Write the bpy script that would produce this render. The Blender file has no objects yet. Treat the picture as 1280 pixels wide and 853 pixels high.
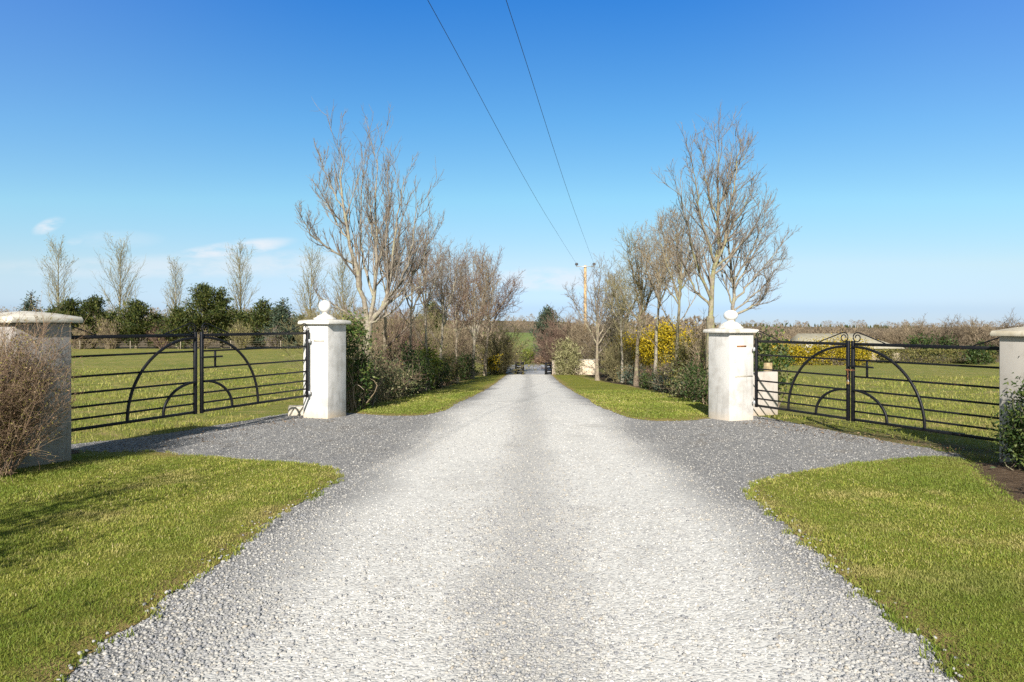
import bpy, math, random
import numpy as np
from mathutils import Vector, geometry

# ---------------------------------------------------------------- basics
scene = bpy.context.scene
col = scene.collection
E = 1.55                      # eye height (world z of the camera)
F = 1280 * 24 / 36            # focal length in photo pixels
PX0, PY0 = 640.0, 406.0       # principal column, horizon row


def pt(px, py, y):            # world point seen at photo pixel (px,py) at depth y
    return np.array(((px - PX0) / F * y, y, E - (py - PY0) / F * y))


# ---------------------------------------------------------------- terrain
_ys = np.arange(-60, 2600, 0.5)


def _profile(pairs, win=9):
    a = np.interp(_ys, [p[0] for p in pairs], [p[1] for p in pairs])
    k = np.ones(win) / win
    b = np.convolve(np.pad(a, win // 2, mode='edge'), k, mode='valid')
    return b


R_DROP = _profile([(-60, 1.2), (-10, 1.45), (0, 1.52), (3, 1.585), (6, 1.72), (9, 1.83), (12, 1.88), (14, 1.915), (17, 2.06),
                   (22, 2.42), (29, 2.87), (40, 3.47), (58, 4.27), (72, 4.55), (86, 5.0), (110, 6.2), (150, 8.2), (230, 8.8), (400, 4.2), (560, 1.5),
                   (760, -3), (1000, -4), (1600, 8), (2600, 30)])
L_DROP = _profile([(-60, 1.2), (-10, 1.45), (0, 1.52), (3, 1.585), (6, 1.70), (9, 1.79), (12, 1.86), (14, 1.915), (30, 2.15),
                   (80, 2.95), (120, 3.6), (250, 4.5), (450, -1), (700, -6), (900, -6.5), (1600, 8), (2600, 30)])
T_DROP = _profile([(-60, 1.2), (-10, 1.45), (0, 1.52), (3, 1.585), (6, 1.72), (9, 1.83), (12, 1.88), (14, 1.915), (30, 2.45),
                   (60, 3.6), (120, 5.0), (200, 6.4), (400, 7.2), (560, 5.5), (720, 3.2), (950, 5), (1600, 18), (2600, 40)])


def sstep(t):
    t = np.clip(t, 0, 1)
    return t * t * (3 - 2 * t)


def road_x(y):
    return 0.0233 * np.asarray(y, float)


def H(x, y):
    x = np.asarray(x, float); y = np.asarray(y, float)
    u = x - road_x(np.minimum(y, 120))
    r = np.interp(y, _ys, R_DROP); l = np.interp(y, _ys, L_DROP); t = np.interp(y, _ys, T_DROP)
    w0l = np.maximum(5.0, .05 * y); w1l = np.maximum(9.5, .15 * y)
    w0r = np.maximum(6.9, .06 * y); w1r = np.maximum(11.0, .15 * y)
    tl = sstep((-u - w0l) / (w1l - w0l)); tr = sstep((u - w0r) / (w1r - w0r))
    d = r + tl * (l - r) + tr * (t - r)
    far = sstep((y - 180) / 250)
    und = far * (1.3 * np.sin(x * .011 + 1.3) * np.sin(y * .008) + .8 * np.sin(x * .027 + y * .01))
    near = sstep((np.abs(u) - 7) / 4) * .03 * np.sin(x * .9 + .3 * y) * np.sin(y * .7 - .2 * x)
    return E - d + und + near


def Hs(x, y):
    return float(H(x, y))


def G(px, py):                # ground point seen at a photo pixel
    lo, hi = 1.0, 140.0
    for _ in range(60):
        m = (lo + hi) / 2
        x = (px - PX0) / F * m
        z = E - (py - PY0) / F * m
        if z > Hs(x, m): lo = m
        else: hi = m
    m = (lo + hi) / 2
    return ((px - PX0) / F * m, m)


# ---------------------------------------------------------------- mesh tools
class MB:
    def __init__(self):
        self.V = []; self.F = {3: [], 4: []}; self.n = 0; self.attr = {}

    def add(self, V, faces):
        V = np.asarray(V, np.float64).reshape(-1, 3); f = np.asarray(faces, np.int64)
        if f.size == 0: return self
        self.V.append(V); self.F[f.shape[1]].append(f + self.n); self.n += len(V)
        return self

    def mixed(self, V, faces):
        V = np.asarray(V, np.float64).reshape(-1, 3)
        self.V.append(V)
        for f in faces:
            if len(f) in (3, 4): self.F[len(f)].append(np.array([f], np.int64) + self.n)
            else:
                for i in range(1, len(f) - 1):
                    self.F[3].append(np.array([[f[0], f[i], f[i + 1]]], np.int64) + self.n)
        self.n += len(V)
        return self

    def box(self, c, s, ax=None):
        c = np.asarray(c, float); hx, hy, hz = np.asarray(s, float) / 2
        A = np.eye(3) if ax is None else np.asarray(ax, float)
        P = []
        for k in (-1, 1):
            for a, b in ((-1, -1), (1, -1), (1, 1), (-1, 1)):
                P.append(c + A[0] * a * hx + A[1] * b * hy + A[2] * k * hz)
        return self.add(P, [(3, 2, 1, 0), (4, 5, 6, 7), (0, 1, 5, 4), (1, 2, 6, 5), (2, 3, 7, 6), (3, 0, 4, 7)])

    def lathe(self, prof, c, seg=24):
        n = len(prof); a = np.linspace(0, 2 * math.pi, seg, endpoint=False)
        V = np.zeros((n, seg, 3))
        for i, (r, z) in enumerate(prof):
            V[i, :, 0] = c[0] + r * np.cos(a); V[i, :, 1] = c[1] + r * np.sin(a); V[i, :, 2] = c[2] + z
        f = []
        for i in range(n - 1):
            for j in range(seg):
                k = (j + 1) % seg
                f.append((i * seg + j, i * seg + k, (i + 1) * seg + k, (i + 1) * seg + j))
        return self.add(V, f)

    def tubes(self, P, Rd, sides):
        P = np.asarray(P, float); Rd = np.asarray(Rd, float)
        if P.ndim == 2: P = P[None]; Rd = Rd[None]
        B, n, _ = P.shape
        T = np.gradient(P, axis=1)
        T /= np.linalg.norm(T, axis=2, keepdims=True) + 1e-12
        m = T.mean(axis=1)
        ref = np.where(np.abs(m[:, 2:3]) > .8, np.array([[1., .2, 0]]), np.array([[0., 0, 1.]]))
        ref = np.repeat(ref[:, None], n, 1)
        X = np.cross(T, ref); X /= np.linalg.norm(X, axis=2, keepdims=True) + 1e-9
        Y = np.cross(T, X)
        a = np.linspace(0, 2 * math.pi, sides, endpoint=False)
        V = P[:, :, None] + Rd[:, :, None, None] * (np.cos(a)[None, None, :, None] * X[:, :, None] + np.sin(a)[None, None, :, None] * Y[:, :, None])
        idx = np.arange(B * n * sides).reshape(B, n, sides)
        nx = np.roll(idx, -1, axis=2)
        q = np.stack([idx[:, :-1], idx[:, 1:], nx[:, 1:], nx[:, :-1]], axis=-1).reshape(-1, 4)
        return self.add(V, q)

    def cards(self, C, D, N, Ln, W, bend=.15):
        """leaf diamonds: centre C, axis D, normal N"""
        S = np.cross(D, N); S /= np.linalg.norm(S, axis=1, keepdims=True) + 1e-9
        Ln = np.asarray(Ln).reshape(-1, 1); W = np.asarray(W).reshape(-1, 1)
        a = C; b = C + D * Ln * .45 + S * W * .5 + N * W * bend
        c = C + D * Ln; d = C + D * Ln * .45 - S * W * .5 + N * W * bend
        V = np.stack([a, b, c, d], axis=1)
        q = np.arange(len(C) * 4).reshape(-1, 4)
        return self.add(V, q)

    def build(self, name, mat, parent=None, off=(0, 0, 0), smooth=False, top=False):
        V = np.concatenate(self.V) - np.asarray(off, float)
        tris = np.concatenate(self.F[3]) if self.F[3] else np.zeros((0, 3), np.int64)
        quads = np.concatenate(self.F[4]) if self.F[4] else np.zeros((0, 4), np.int64)
        me = bpy.data.meshes.new(name)
        me.vertices.add(len(V)); me.vertices.foreach_set('co', V.astype(np.float32).ravel())
        loops = np.concatenate([tris.ravel(), quads.ravel()]).astype(np.int32)
        me.loops.add(len(loops)); me.loops.foreach_set('vertex_index', loops)
        tot = np.concatenate([np.full(len(tris), 3), np.full(len(quads), 4)]).astype(np.int32)
        start = np.concatenate([[0], np.cumsum(tot)[:-1]]).astype(np.int32)
        me.polygons.add(len(tot)); me.polygons.foreach_set('loop_start', start); me.polygons.foreach_set('loop_total', tot)
        me.update(calc_edges=True); me.validate()
        if smooth: me.polygons.foreach_set('use_smooth', np.ones(len(me.polygons), bool))
        for k, v in self.attr.items():
            a = me.attributes.new(k, 'FLOAT', 'POINT'); a.data.foreach_set('value', np.asarray(v, np.float32))
        me.materials.append(mat)
        o = bpy.data.objects.new(name, me); col.objects.link(o)
        if parent is not None: o.parent = parent
        else: o.location = off
        return o


def tag(o, label=None, cat=None, group=None, kind=None):
    if label: o['label'] = label
    if cat: o['category'] = cat
    if group: o['group'] = group
    if kind: o['kind'] = kind
    return o


def thing(name, label, cat, loc, group=None):
    o = bpy.data.objects.new(name, None); col.objects.link(o)
    o.location = [float(v) for v in loc]; o.empty_display_size = .2
    return tag(o, label, cat, group)


def bevel(o, w=.01, seg=2):
    m = o.modifiers.new('bevel', 'BEVEL'); m.width = w; m.segments = seg; m.limit_method = 'ANGLE'
    return o


# ---------------------------------------------------------------- materials
class NT:
    def __init__(self, name):
        self.m = bpy.data.materials.new(name); self.m.use_nodes = True
        self.t = self.m.node_tree; self.t.nodes.clear()
        self.out = self.t.nodes.new('ShaderNodeOutputMaterial')

    def n(self, typ, props=None, **ins):
        nd = self.t.nodes.new('ShaderNode' + typ)
        for k, v in (props or {}).items(): setattr(nd, k, v)
        for k, v in ins.items():
            key = int(k[1:]) if k[0] == 'i' and k[1:].isdigit() else k.replace('_', ' ')
            self.put(nd.inputs[key], v)
        return nd

    def put(self, sock, v):
        if isinstance(v, bpy.types.NodeSocket): self.t.links.new(v, sock)
        elif isinstance(v, bpy.types.Node): self.t.links.new(v.outputs[0], sock)
        else:
            if isinstance(v, tuple) and len(v) == 3 and sock.type == 'RGBA': v = (*v, 1)
            sock.default_value = v

    def math(self, op, a, b=0.0, c=0.0, clamp=False):
        nd = self.n('Math', {'operation': op, 'use_clamp': clamp}, i0=a, i1=b)
        if op in ('MULTIPLY_ADD', 'SMOOTH_MIN'): self.put(nd.inputs[2], c)
        return nd.outputs[0]

    def mix(self, f, a, b, typ='MIX'):
        nd = self.n('MixRGB', {'blend_type': typ}, i0=f, i1=a, i2=b)
        return nd.outputs[0]

    def ramp(self, f, stops, interp='LINEAR'):
        nd = self.n('ValToRGB', None, i0=f); r = nd.color_ramp; r.interpolation = interp
        while len(r.elements) < len(stops): r.elements.new(.5)
        for e, (p, c) in zip(r.elements, stops):
            e.position = p; e.color = (*c, 1) if len(c) == 3 else c
        return nd.outputs[0]

    def rng(self, v, a, b, c=0., d=1., smooth=True):
        nd = self.n('MapRange', {'interpolation_type': 'SMOOTHSTEP' if smooth else 'LINEAR'}, i0=v, i1=a, i2=b, i3=c, i4=d)
        return nd.outputs[0]

    def noise(self, vec, scale, detail=4, rough=.55):
        nd = self.n('TexNoise', None, Scale=scale, Detail=detail, Roughness=rough)
        if vec is not None: self.put(nd.inputs['Vector'], vec)
        return nd.outputs[0]

    def pos(self):
        return self.n('NewGeometry').outputs['Position']

    def island(self):
        return self.n('NewGeometry').outputs['Random Per Island']

    def xyz(self, v):
        nd = self.n('SeparateXYZ', None, i0=v); return nd.outputs

    def bsdf(self, colr, rough=.8, bump=None, strength=.5, dist=.01, spec=.3, **kw):
        b = self.n('BsdfPrincipled')
        self.put(b.inputs['Base Color'], colr); self.put(b.inputs['Roughness'], rough)
        self.put(b.inputs['Specular IOR Level'], spec)
        for k, v in kw.items(): self.put(b.inputs[k.replace('_', ' ')], v)
        if bump is not None:
            bp = self.n('Bump', None, Strength=strength, Distance=dist); self.put(bp.inputs['Height'], bump)
            self.t.links.new(bp.outputs[0], b.inputs['Normal'])
        self.t.links.new(b.outputs[0], self.out.inputs[0])
        return self.m


def leaf_mat(name, stops, trans=.3, rough=.55, spec=.25):
    t = NT(name)
    c = t.ramp(t.island(), stops)
    b = t.n('BsdfPrincipled'); t.put(b.inputs['Base Color'], c); b.inputs['Roughness'].default_value = rough
    b.inputs['Specular IOR Level'].default_value = spec
    tr = t.n('BsdfTranslucent', None, Color=c)
    mx = t.n('MixShader', None, i0=trans, i1=b, i2=tr)
    t.t.links.new(mx.outputs[0], t.out.inputs[0])
    return t.m


def bark_mat(name, a, b, lich=(.36, .37, .2), amt=.35, scale=14):
    t = NT(name); p = t.pos()
    n1 = t.noise(p, scale, 5); n2 = t.noise(p, 5, 4)
    c = t.mix(t.rng(n1, .35, .65), a, b)
    c = t.mix(t.math('MULTIPLY', t.rng(t.noise(p, 9, 5, .7), .52, .66), .55), c, tuple(v * .5 for v in a))
    c = t.mix(t.math('MULTIPLY', t.rng(n2, .5, .62), amt), c, lich)
    return t.bsdf(c, .9, n1, .6, .02, .15)


def twig_mat(name, stops):
    t = NT(name)
    return t.bsdf(t.ramp(t.island(), stops), .85, spec=.15)


def plain(name, c, rough=.6, var=.12, scale=20, metallic=0., spec=.4, bump=.2, bd=.003):
    t = NT(name); p = t.pos(); n = t.noise(p, scale, 5)
    cc = t.mix(t.rng(n, .3, .7), tuple(v * (1 - var) for v in c), tuple(min(1, v * (1 + var)) for v in c))
    return t.bsdf(cc, rough, n, bump, bd, spec, Metallic=metallic)


M = {}


def mat_field():
    t = NT('field_ground'); p = t.pos(); a = t.n('Attribute', {'attribute_name': 'wild'}).outputs['Fac']
    s = t.n('Attribute', {'attribute_name': 'soil'}).outputs['Fac']
    big = t.noise(p, .35, 5, .6); mid = t.noise(p, 2.2, 6, .65); fine = t.noise(p, 26, 4, .7)
    c = t.ramp(big, [(.3, (.175, .210, .040)), (.5, (.245, .245, .056)), (.7, (.33, .28, .085))])
    c = t.mix(t.rng(mid, .5, .68), c, (.36, .285, .115))
    c = t.mix(t.math('MULTIPLY', t.rng(mid, .52, .36), .7), c, (.145, .180, .030))
    c = t.mix(t.math('MULTIPLY', t.rng(fine, .35, .7), .45), c, (.055, .06, .02))
    w = t.ramp(t.noise(p, .03, 5, .6), [(.35, (.105, .080, .048)), (.6, (.15, .115, .068))])
    c = t.mix(a, c, w)
    so = t.mix(mid, (.045, .032, .02), (.10, .075, .045))
    c = t.mix(s, c, so)
    return t.bsdf(c, .95, fine, .7, .05, .1)


def mat_farfield():
    t = NT('pasture_green'); p = t.pos()
    c = t.mix(t.rng(t.noise(p, .08, 4), .35, .65), (.15, .195, .05), (.19, .22, .065))
    return t.bsdf(c, .95, spec=.1)


def mat_drive():
    t = NT('driveway_gravel'); p = t.pos(); x, y, z = t.xyz(p)[0:3]
    wob = t.math('MULTIPLY', t.math('SUBTRACT', t.noise(p, .45, 3), .5), .9)
    u = t.math('ADD', t.math('SUBTRACT', x, t.math('MULTIPLY', y, .0233)), wob)
    au = t.math('ABSOLUTE', u)
    # wheel tracks: pale compacted fines either side of a loose stony centre strip
    tr = t.math('MULTIPLY', t.rng(au, .05, .5, .62, 1.0), t.rng(au, 2.15, 1.2))
    n0 = t.noise(p, 1.3, 6, .65)
    fines = t.math('MULTIPLY', tr, t.rng(n0, .2, .55, .72, 1.0))
    wing = t.rng(au, 1.9, 2.8)
    v1 = t.n('TexVoronoi', {'feature': 'F1'}, Vector=p, Scale=52.0, Randomness=1.0)
    v2 = t.n('TexVoronoi', {'feature': 'F1'}, Vector=p, Scale=110.0, Randomness=1.0)
    r1 = t.xyz(v1.outputs['Color'])[0]; r2 = t.xyz(v2.outputs['Color'])[1]
    st = t.ramp(r1, [(0, (.14, .14, .15)), (.3, (.25, .25, .255)), (.6, (.34, .335, .32)), (.85, (.46, .44, .405)), (1, (.62, .60, .55))])
    st2 = t.ramp(r2, [(0, (.11, .11, .115)), (.4, (.26, .257, .255)), (.75, (.37, .36, .335)), (1, (.55, .53, .48))])
    st = t.mix(.45, st, st2)
    gap = t.rng(v1.outputs['Distance'], .0075, .013)
    st = t.mix(t.math('MULTIPLY', gap, .45), st, (.15, .145, .14))
    dark = t.mix(.35, st, (.215, .21, .20))
    mott = t.math('MULTIPLY_ADD', t.rng(t.noise(p, 11, 6, .75), .3, .7), .55, .72)
    dark = t.mix(1.0, dark, t.n('CombineColor', None, i0=mott, i1=mott, i2=mott), 'MULTIPLY')
    dark = t.mix(t.math('MULTIPLY', t.rng(t.noise(p, 2.1, 6, .7), .52, .68), .5), dark, (.19, .155, .115))
    st = t.mix(wing, st, dark)
    dust = t.ramp(t.noise(p, 30, 5, .7), [(.3, (.62, .60, .555)), (.7, (.76, .74, .69))])
    dm = t.math('MULTIPLY', fines, t.rng(t.math('ADD', r1, t.math('MULTIPLY', n0, .5)), .45, 1.15, 1.0, .55))
    c = t.mix(dm, st, dust)
    # bits of litter and soil stain
    c = t.mix(t.math('MULTIPLY', t.rng(t.noise(p, .9, 5, .7), .56, .72), .26), c, (.17, .145, .11))
    hgt = t.math('SUBTRACT', t.math('MULTIPLY', r2, .3), t.math('MULTIPLY', v1.outputs['Distance'], 40))
    hgt = t.math('MULTIPLY', hgt, t.math('SUBTRACT', 1.0, t.math('MULTIPLY', dm, .97)))
    return t.bsdf(c, .92, hgt, .22, .005, .15)


def mat_lawn():
    t = NT('lawn_turf'); p = t.pos(); e = t.n('Attribute', {'attribute_name': 'edge'}).outputs['Fac']
    big = t.noise(p, .9, 4); mid = t.noise(p, 5, 5, .65); fine = t.noise(p, 70, 4, .7)
    c = t.ramp(big, [(.3, (.15, .18, .022)), (.55, (.21, .218, .033)), (.75, (.29, .255, .058))])
    c = t.mix(t.math('MULTIPLY', t.rng(mid, .5, .7), .5), c, (.30, .24, .08))
    c = t.mix(t.math('MULTIPLY', t.rng(fine, .4, .7), .45), c, (.075, .08, .016))
    em = t.math('MULTIPLY', e, t.rng(mid, .3, .6))
    c = t.mix(em, c, (.34, .235, .11))
    return t.bsdf(c, .95, fine, .8, .03, .1)


def mat_soil():
    t = NT('bare_soil'); p = t.pos(); n = t.noise(p, 9, 6, .7); f = t.noise(p, 60, 4, .7)
    c = t.ramp(n, [(.3, (.07, .045, .028)), (.55, (.13, .088, .055)), (.75, (.21, .15, .095))])
    c = t.mix(t.rng(f, .55, .7), c, (.26, .2, .14))
    return t.bsdf(c, .95, f, .9, .03, .1)


def mat_render_wall(name, base, dirt, amt=.5, z0=None, warm=(.5, .36, .2)):
    t = NT(name); p = t.pos(); n = t.noise(p, 3.2, 6, .65); f = t.noise(p, 90, 3, .6)
    st = t.n('Mapping', None, Vector=p); st.inputs['Scale'].default_value = (7, 7, .8)
    streak = t.noise(st.outputs[0], 1.6, 5, .6)
    c = t.mix(t.math('MULTIPLY', t.rng(n, .44, .66), amt), base, dirt)
    c = t.mix(t.math('MULTIPLY', t.rng(streak, .52, .7), amt * .8), c, tuple(v * .8 for v in dirt))
    if z0 is not None:
        z = t.xyz(p)[2]
        low = t.math('MULTIPLY', t.rng(t.math('ADD', z, t.math('MULTIPLY', n, .28)), z0 + .36, z0 + .12), .75)
        c = t.mix(low, c, warm)
    return t.bsdf(c, .8, f, .35, .004, .25)


def mat_iron():
    t = NT('black_painted_iron'); p = t.pos(); n = t.noise(p, 35, 4)
    c = t.mix(t.rng(n, .55, .75), (.006, .0065, .009), (.018, .015, .014))
    c = t.mix(t.math('MULTIPLY', t.rng(t.noise(p, 11, 5, .7), .64, .72), .7), c, (.075, .035, .018))
    return t.bsdf(c, t.rng(n, .3, .7, .42, .6), n, .15, .002, .3)


def mat_stone():
    t = NT('loose_stone'); r = t.island()
    c = t.ramp(r, [(0, (0.152, 0.156, 0.172)), (.22, (0.224, 0.228, 0.240)), (.42, (0.280, 0.276, 0.276)), (.6, (0.344, 0.336, 0.316)), (.75, (0.280, 0.268, 0.244)), (.88, (0.400, 0.388, 0.360)),
                   (.95, (0.320, 0.280, 0.224)), (1, (0.496, 0.480, 0.448))])
    n = t.noise(t.pos(), 160, 4)
    c = t.mix(t.math('MULTIPLY', t.rng(n, .4, .7), .35), c, (.55, .54, .51))
    return t.bsdf(c, .88, n, .3, .002, .2)


M['field'] = mat_field(); M['pasture'] = mat_farfield(); M['drive'] = mat_drive(); M['lawn'] = mat_lawn(); M['soil'] = mat_soil(); M['stone'] = mat_stone()
M['iron'] = mat_iron()
t_ = NT('grey_stone'); M['greystone'] = t_.bsdf(t_.ramp(t_.island(), [(0, (.09, .092, .10)), (.4, (.17, .17, .175)), (.75, (.24, .235, .225)), (.92, (.32, .31, .29)), (1, (.5, .48, .44))]), .9, t_.noise(t_.pos(), 160, 4), .3, .002, .15)
t_ = NT('dusty_stone'); M['dusty'] = t_.bsdf(t_.ramp(t_.island(), [(0, (.40, .39, .375)), (.35, (.56, .54, .505)), (.7, (.66, .64, .595)), (1, (.76, .74, .69))]), .9, t_.noise(t_.pos(), 160, 4), .3, .002, .15)
M['galv'] = plain('galvanised_steel', (.55, .56, .57), .45, .15, 40, .6)
M['rust'] = plain('rusty_steel', (.30, .13, .05), .85, .3, 40)
M['wood'] = plain('weathered_timber', (.36, .27, .15), .85, .25, 12)
M['pole_wood'] = plain('creosoted_pole', (.42, .29, .15), .85, .2, 6)
M['post_wood'] = plain('grey_fence_timber', (.27, .23, .17), .9, .25, 12)
M['wire'] = plain('dark_cable', (.03, .03, .035), .6, .1)
M['porcelain'] = plain('brown_insulator', (.06, .05, .05), .3, .1)
M['concrete'] = plain('pale_concrete', (.50, .45, .36), .9, .2, 14, bump=.4)
M['shed_wall'] = plain('buff_shed_cladding', (.42, .35, .24), .8, .1, 2)
M['shed_roof'] = plain('grey_olive_roof_sheet', (.34, .31, .23), .8, .1, 2)
M['blockwhite'] = plain('white_block', (.7, .68, .64), .85, .15, 6)
M['tarmac'] = plain('worn_tarmac', (.30, .31, .33), .9, .15, 3)
M['bark_pale'] = bark_mat('pale_bark', (0.210, 0.178, 0.140), (0.308, 0.273, 0.217))
M['bark_brown'] = bark_mat('brown_bark', (0.178, 0.145, 0.106), (0.289, 0.238, 0.178))
M['bark_green'] = bark_mat('lichen_bark', (0.178, 0.148, 0.104), (0.266, 0.237, 0.163), (0.252, 0.259, 0.096), .6)
M['bark_dark'] = bark_mat('dark_bark', (.11, .085, .06), (.19, .15, .11))
M['twig_grey'] = twig_mat('grey_twigs', [(0, (0.133, 0.107, 0.089)), (.5, (0.200, 0.167, 0.133)), (1, (0.266, 0.229, 0.185))])
M['twig_tan'] = twig_mat('tan_twigs', [(0, (0.163, 0.122, 0.078)), (.5, (0.237, 0.185, 0.122)), (1, (0.311, 0.252, 0.163))])
M['twig_red'] = twig_mat('russet_twigs', [(0, (0.111, 0.070, 0.056)), (.5, (0.163, 0.107, 0.081)), (1, (0.229, 0.163, 0.118))])
M['twig_olive'] = twig_mat('olive_twigs', [(0, (0.141, 0.122, 0.063)), (.5, (0.207, 0.181, 0.092)), (1, (0.281, 0.248, 0.137))])
M['twig_bush'] = twig_mat('bush_twigs', [(0, (.15, .095, .065)), (.5, (.235, .16, .105)), (1, (.34, .25, .165))])
M['twig_far'] = twig_mat('far_twigs', [(0, (.10, .078, .055)), (.5, (.165, .128, .088)), (1, (.25, .20, .135))])
M['pine'] = leaf_mat('pine_needles', [(0, (0.019, 0.032, 0.009)), (.5, (0.048, 0.069, 0.016)), (1, (0.128, 0.128, 0.030))], .15)
M['spruce'] = leaf_mat('spruce_needles', [(0, (.026, .045, .028)), (.5, (.058, .085, .052)), (1, (.115, .14, .085))], .15)
M['ivy'] = leaf_mat('ivy_leaves', [(0, (.020, .045, .012)), (.4, (.055, .10, .022)), (.8, (.115, .15, .035)), (1, (.24, .24, .08))], .25)
M['varieg'] = leaf_mat('mixed_hedge_leaves', [(0, (.03, .05, .022)), (.4, (.08, .105, .04)), (.75, (.17, .165, .075)), (1, (.30, .27, .15))], .25)
M['darkleaf'] = leaf_mat('dark_green_leaves', [(0, (.016, .034, .010)), (.5, (.038, .068, .016)), (1, (.085, .12, .03))], .22)
M['blueleaf'] = leaf_mat('grey_green_leaves', [(0, (.03, .048, .035)), (.5, (.06, .09, .06)), (1, (.14, .17, .12))], .22)
M['limeleaf'] = leaf_mat('yellow_green_leaves', [(0, (.07, .10, .015)), (.5, (.15, .19, .025)), (1, (.28, .29, .05))], .35)
M['gorse'] = leaf_mat('gorse_flowers', [(0, (.24, .17, .008)), (.5, (.40, .285, .010)), (1, (.56, .41, .02))], .2)
M['gorse_green'] = leaf_mat('gorse_spines', [(0, (.03, .045, .014)), (.5, (.075, .085, .022)), (1, (.15, .13, .035))], .2)
M['gorse_mix'] = leaf_mat('gorse_mixed_sprays', [(0, (.07, .075, .014)), (.35, (.19, .165, .018)), (.7, (.34, .27, .016)), (1, (.48, .37, .02))], .2)
M['bamboo'] = leaf_mat('straw_green_leaves', [(0, (.17, .17, .065)), (.5, (.29, .28, .13)), (1, (.42, .39, .21))], .3)
M['hedge_oliv'] = leaf_mat('clipped_hedge_leaves', [(0, (.075, .075, .022)), (.5, (.13, .125, .035)), (1, (.22, .19, .06))], .2)
M['glossy'] = leaf_mat('glossy_leaves', [(0, (.020, .042, .012)), (.5, (.052, .085, .02)), (1, (.12, .145, .04))], .2, .5, .2)
M['buds'] = leaf_mat('spring_buds', [(0, (.19, .18, .035)), (1, (.36, .32, .085))], .35)
M['deadleaf'] = leaf_mat('brown_leaves', [(0, (.12, .07, .04)), (.5, (.24, .155, .085)), (1, (.38, .28, .17))], .2)
def blade_mat(name, stops, dry, deep, trans=.35):
    t = NT(name); p = t.pos()
    c = t.ramp(t.island(), stops); n = t.noise(p, 1.1, 5, .65); n2 = t.noise(p, 5.5, 4, .6)
    c = t.mix(t.math('MULTIPLY', t.rng(n, .50, .64), .75), c, dry)
    c = t.mix(t.math('MULTIPLY', t.rng(t.noise(p, .45, 3), .52, .40), .55), c, deep)
    mp = t.n('Mapping', None, Vector=p); mp.inputs['Scale'].default_value = (2.2, .16, 1); mp.inputs['Rotation'].default_value = (0, 0, -.08)
    c = t.mix(t.math('MULTIPLY', t.rng(t.noise(mp.outputs[0], 1.0, 2), .54, .44), .38), c, deep)
    c = t.mix(t.math('MULTIPLY', t.rng(n2, .5, .34), .45), c, deep)
    c = t.mix(t.math('MULTIPLY', t.rng(n2, .58, .7), .4), c, tuple(v * .8 for v in dry))
    b = t.n('BsdfPrincipled'); t.put(b.inputs['Base Color'], c); b.inputs['Roughness'].default_value = .6; b.inputs['Specular IOR Level'].default_value = .2
    tr = t.n('BsdfTranslucent', None, Color=c); mx = t.n('MixShader', None, i0=trans, i1=b, i2=tr); t.t.links.new(mx.outputs[0], t.out.inputs[0])
    return t.m


M['blade'] = blade_mat('grass_blades', [(0, (0.160, 0.213, 0.031)), (.35, (0.259, 0.302, 0.047)), (.65, (0.357, 0.361, 0.070)), (.93, (0.493, 0.438, 0.143)), (1, (0.641, 0.528, 0.302))], (0.493, 0.412, 0.167), (0.136, 0.199, 0.026))
M['fieldblade'] = blade_mat('field_grass_blades', [(0, (0.189, 0.227, 0.032)), (.35, (0.278, 0.286, 0.054)), (.7, (0.397, 0.356, 0.097)), (1, (0.536, 0.443, 0.194))], (0.457, 0.389, 0.140), (0.189, 0.238, 0.032))

# ---------------------------------------------------------------- ground sheet
xs = np.unique(np.round(np.concatenate([np.arange(-14, 14.01, .3), np.arange(14, 60, 1.5), -np.arange(14, 60, 1.5), np.arange(60, 300, 10),
                                        -np.arange(60, 300, 10), np.arange(300, 1801, 60), -np.arange(300, 1801, 60)]), 3))
ys = np.unique(np.round(np.concatenate([np.arange(-40, -4, 4), np.arange(-4, 62, .4), np.arange(62, 130, 1.5), np.arange(130, 300, 6), np.arange(300, 1000, 20),
                                        np.arange(1000, 2501, 100)]), 3))
X, Y = np.meshgrid(xs, ys)
Z = H(X, Y)
g = MB()
idx = np.arange(X.size).reshape(X.shape)
g.add(np.stack([X, Y, Z], -1), np.stack([idx[:-1, :-1], idx[:-1, 1:], idx[1:, 1:], idx[1:, :-1]], -1).reshape(-1, 4))
ang = X / np.maximum(Y, 1)
wild = np.where(X < 0, sstep((Y - 84) / 6), sstep((Y - np.where(ang > .1, 66, 95)) / 6))
u_ = X - road_x(Y)
gl = lambda px, py, dx, dy, wd: sstep((wd - np.abs((X - px) * dy - (Y - py) * dx)) / .3)
gate_soil = np.maximum(gl(-4.27, 14.0, -.379, -.925, .75) * (X < 0), gl(4.95, 13.5, .42, -.907, .85) * (X > 0)) * (Y < 14.2) * (Y > 7) * (.55 + .45 * np.sin(X * 5 + Y * 3))
soil = np.maximum(sstep((u_ + 6.0) / .8) * sstep((-4.0 - u_) / .5), sstep((u_ - 4.6) / .5) * sstep((7.0 - u_) / .6)) * sstep((Y - 15.5) / 2.0) * sstep((66 - Y) / 4)
g.attr = {'wild': wild.ravel(), 'soil': np.maximum(soil, gate_soil * .8).ravel()}
tag(g.build('ground', M['field'], smooth=True), kind='structure')


# ---------------------------------------------------------------- flat sheets that follow the ground
def vnoise(x, y, cell, seed):     # smooth value noise, -1..1
    tb = np.random.default_rng(seed).uniform(-1, 1, (256, 256)); a = x / cell + 71.3; b = y / cell + 33.7
    i = np.floor(a).astype(int); j = np.floor(b).astype(int); u = a - i; v = b - j; u = u * u * (3 - 2 * u); v = v * v * (3 - 2 * v)
    T_ = lambda p, q: tb[p % 256, q % 256]
    return (T_(i, j) * (1 - u) + T_(i + 1, j) * u) * (1 - v) + (T_(i, j + 1) * (1 - u) + T_(i + 1, j + 1) * u) * v


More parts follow.
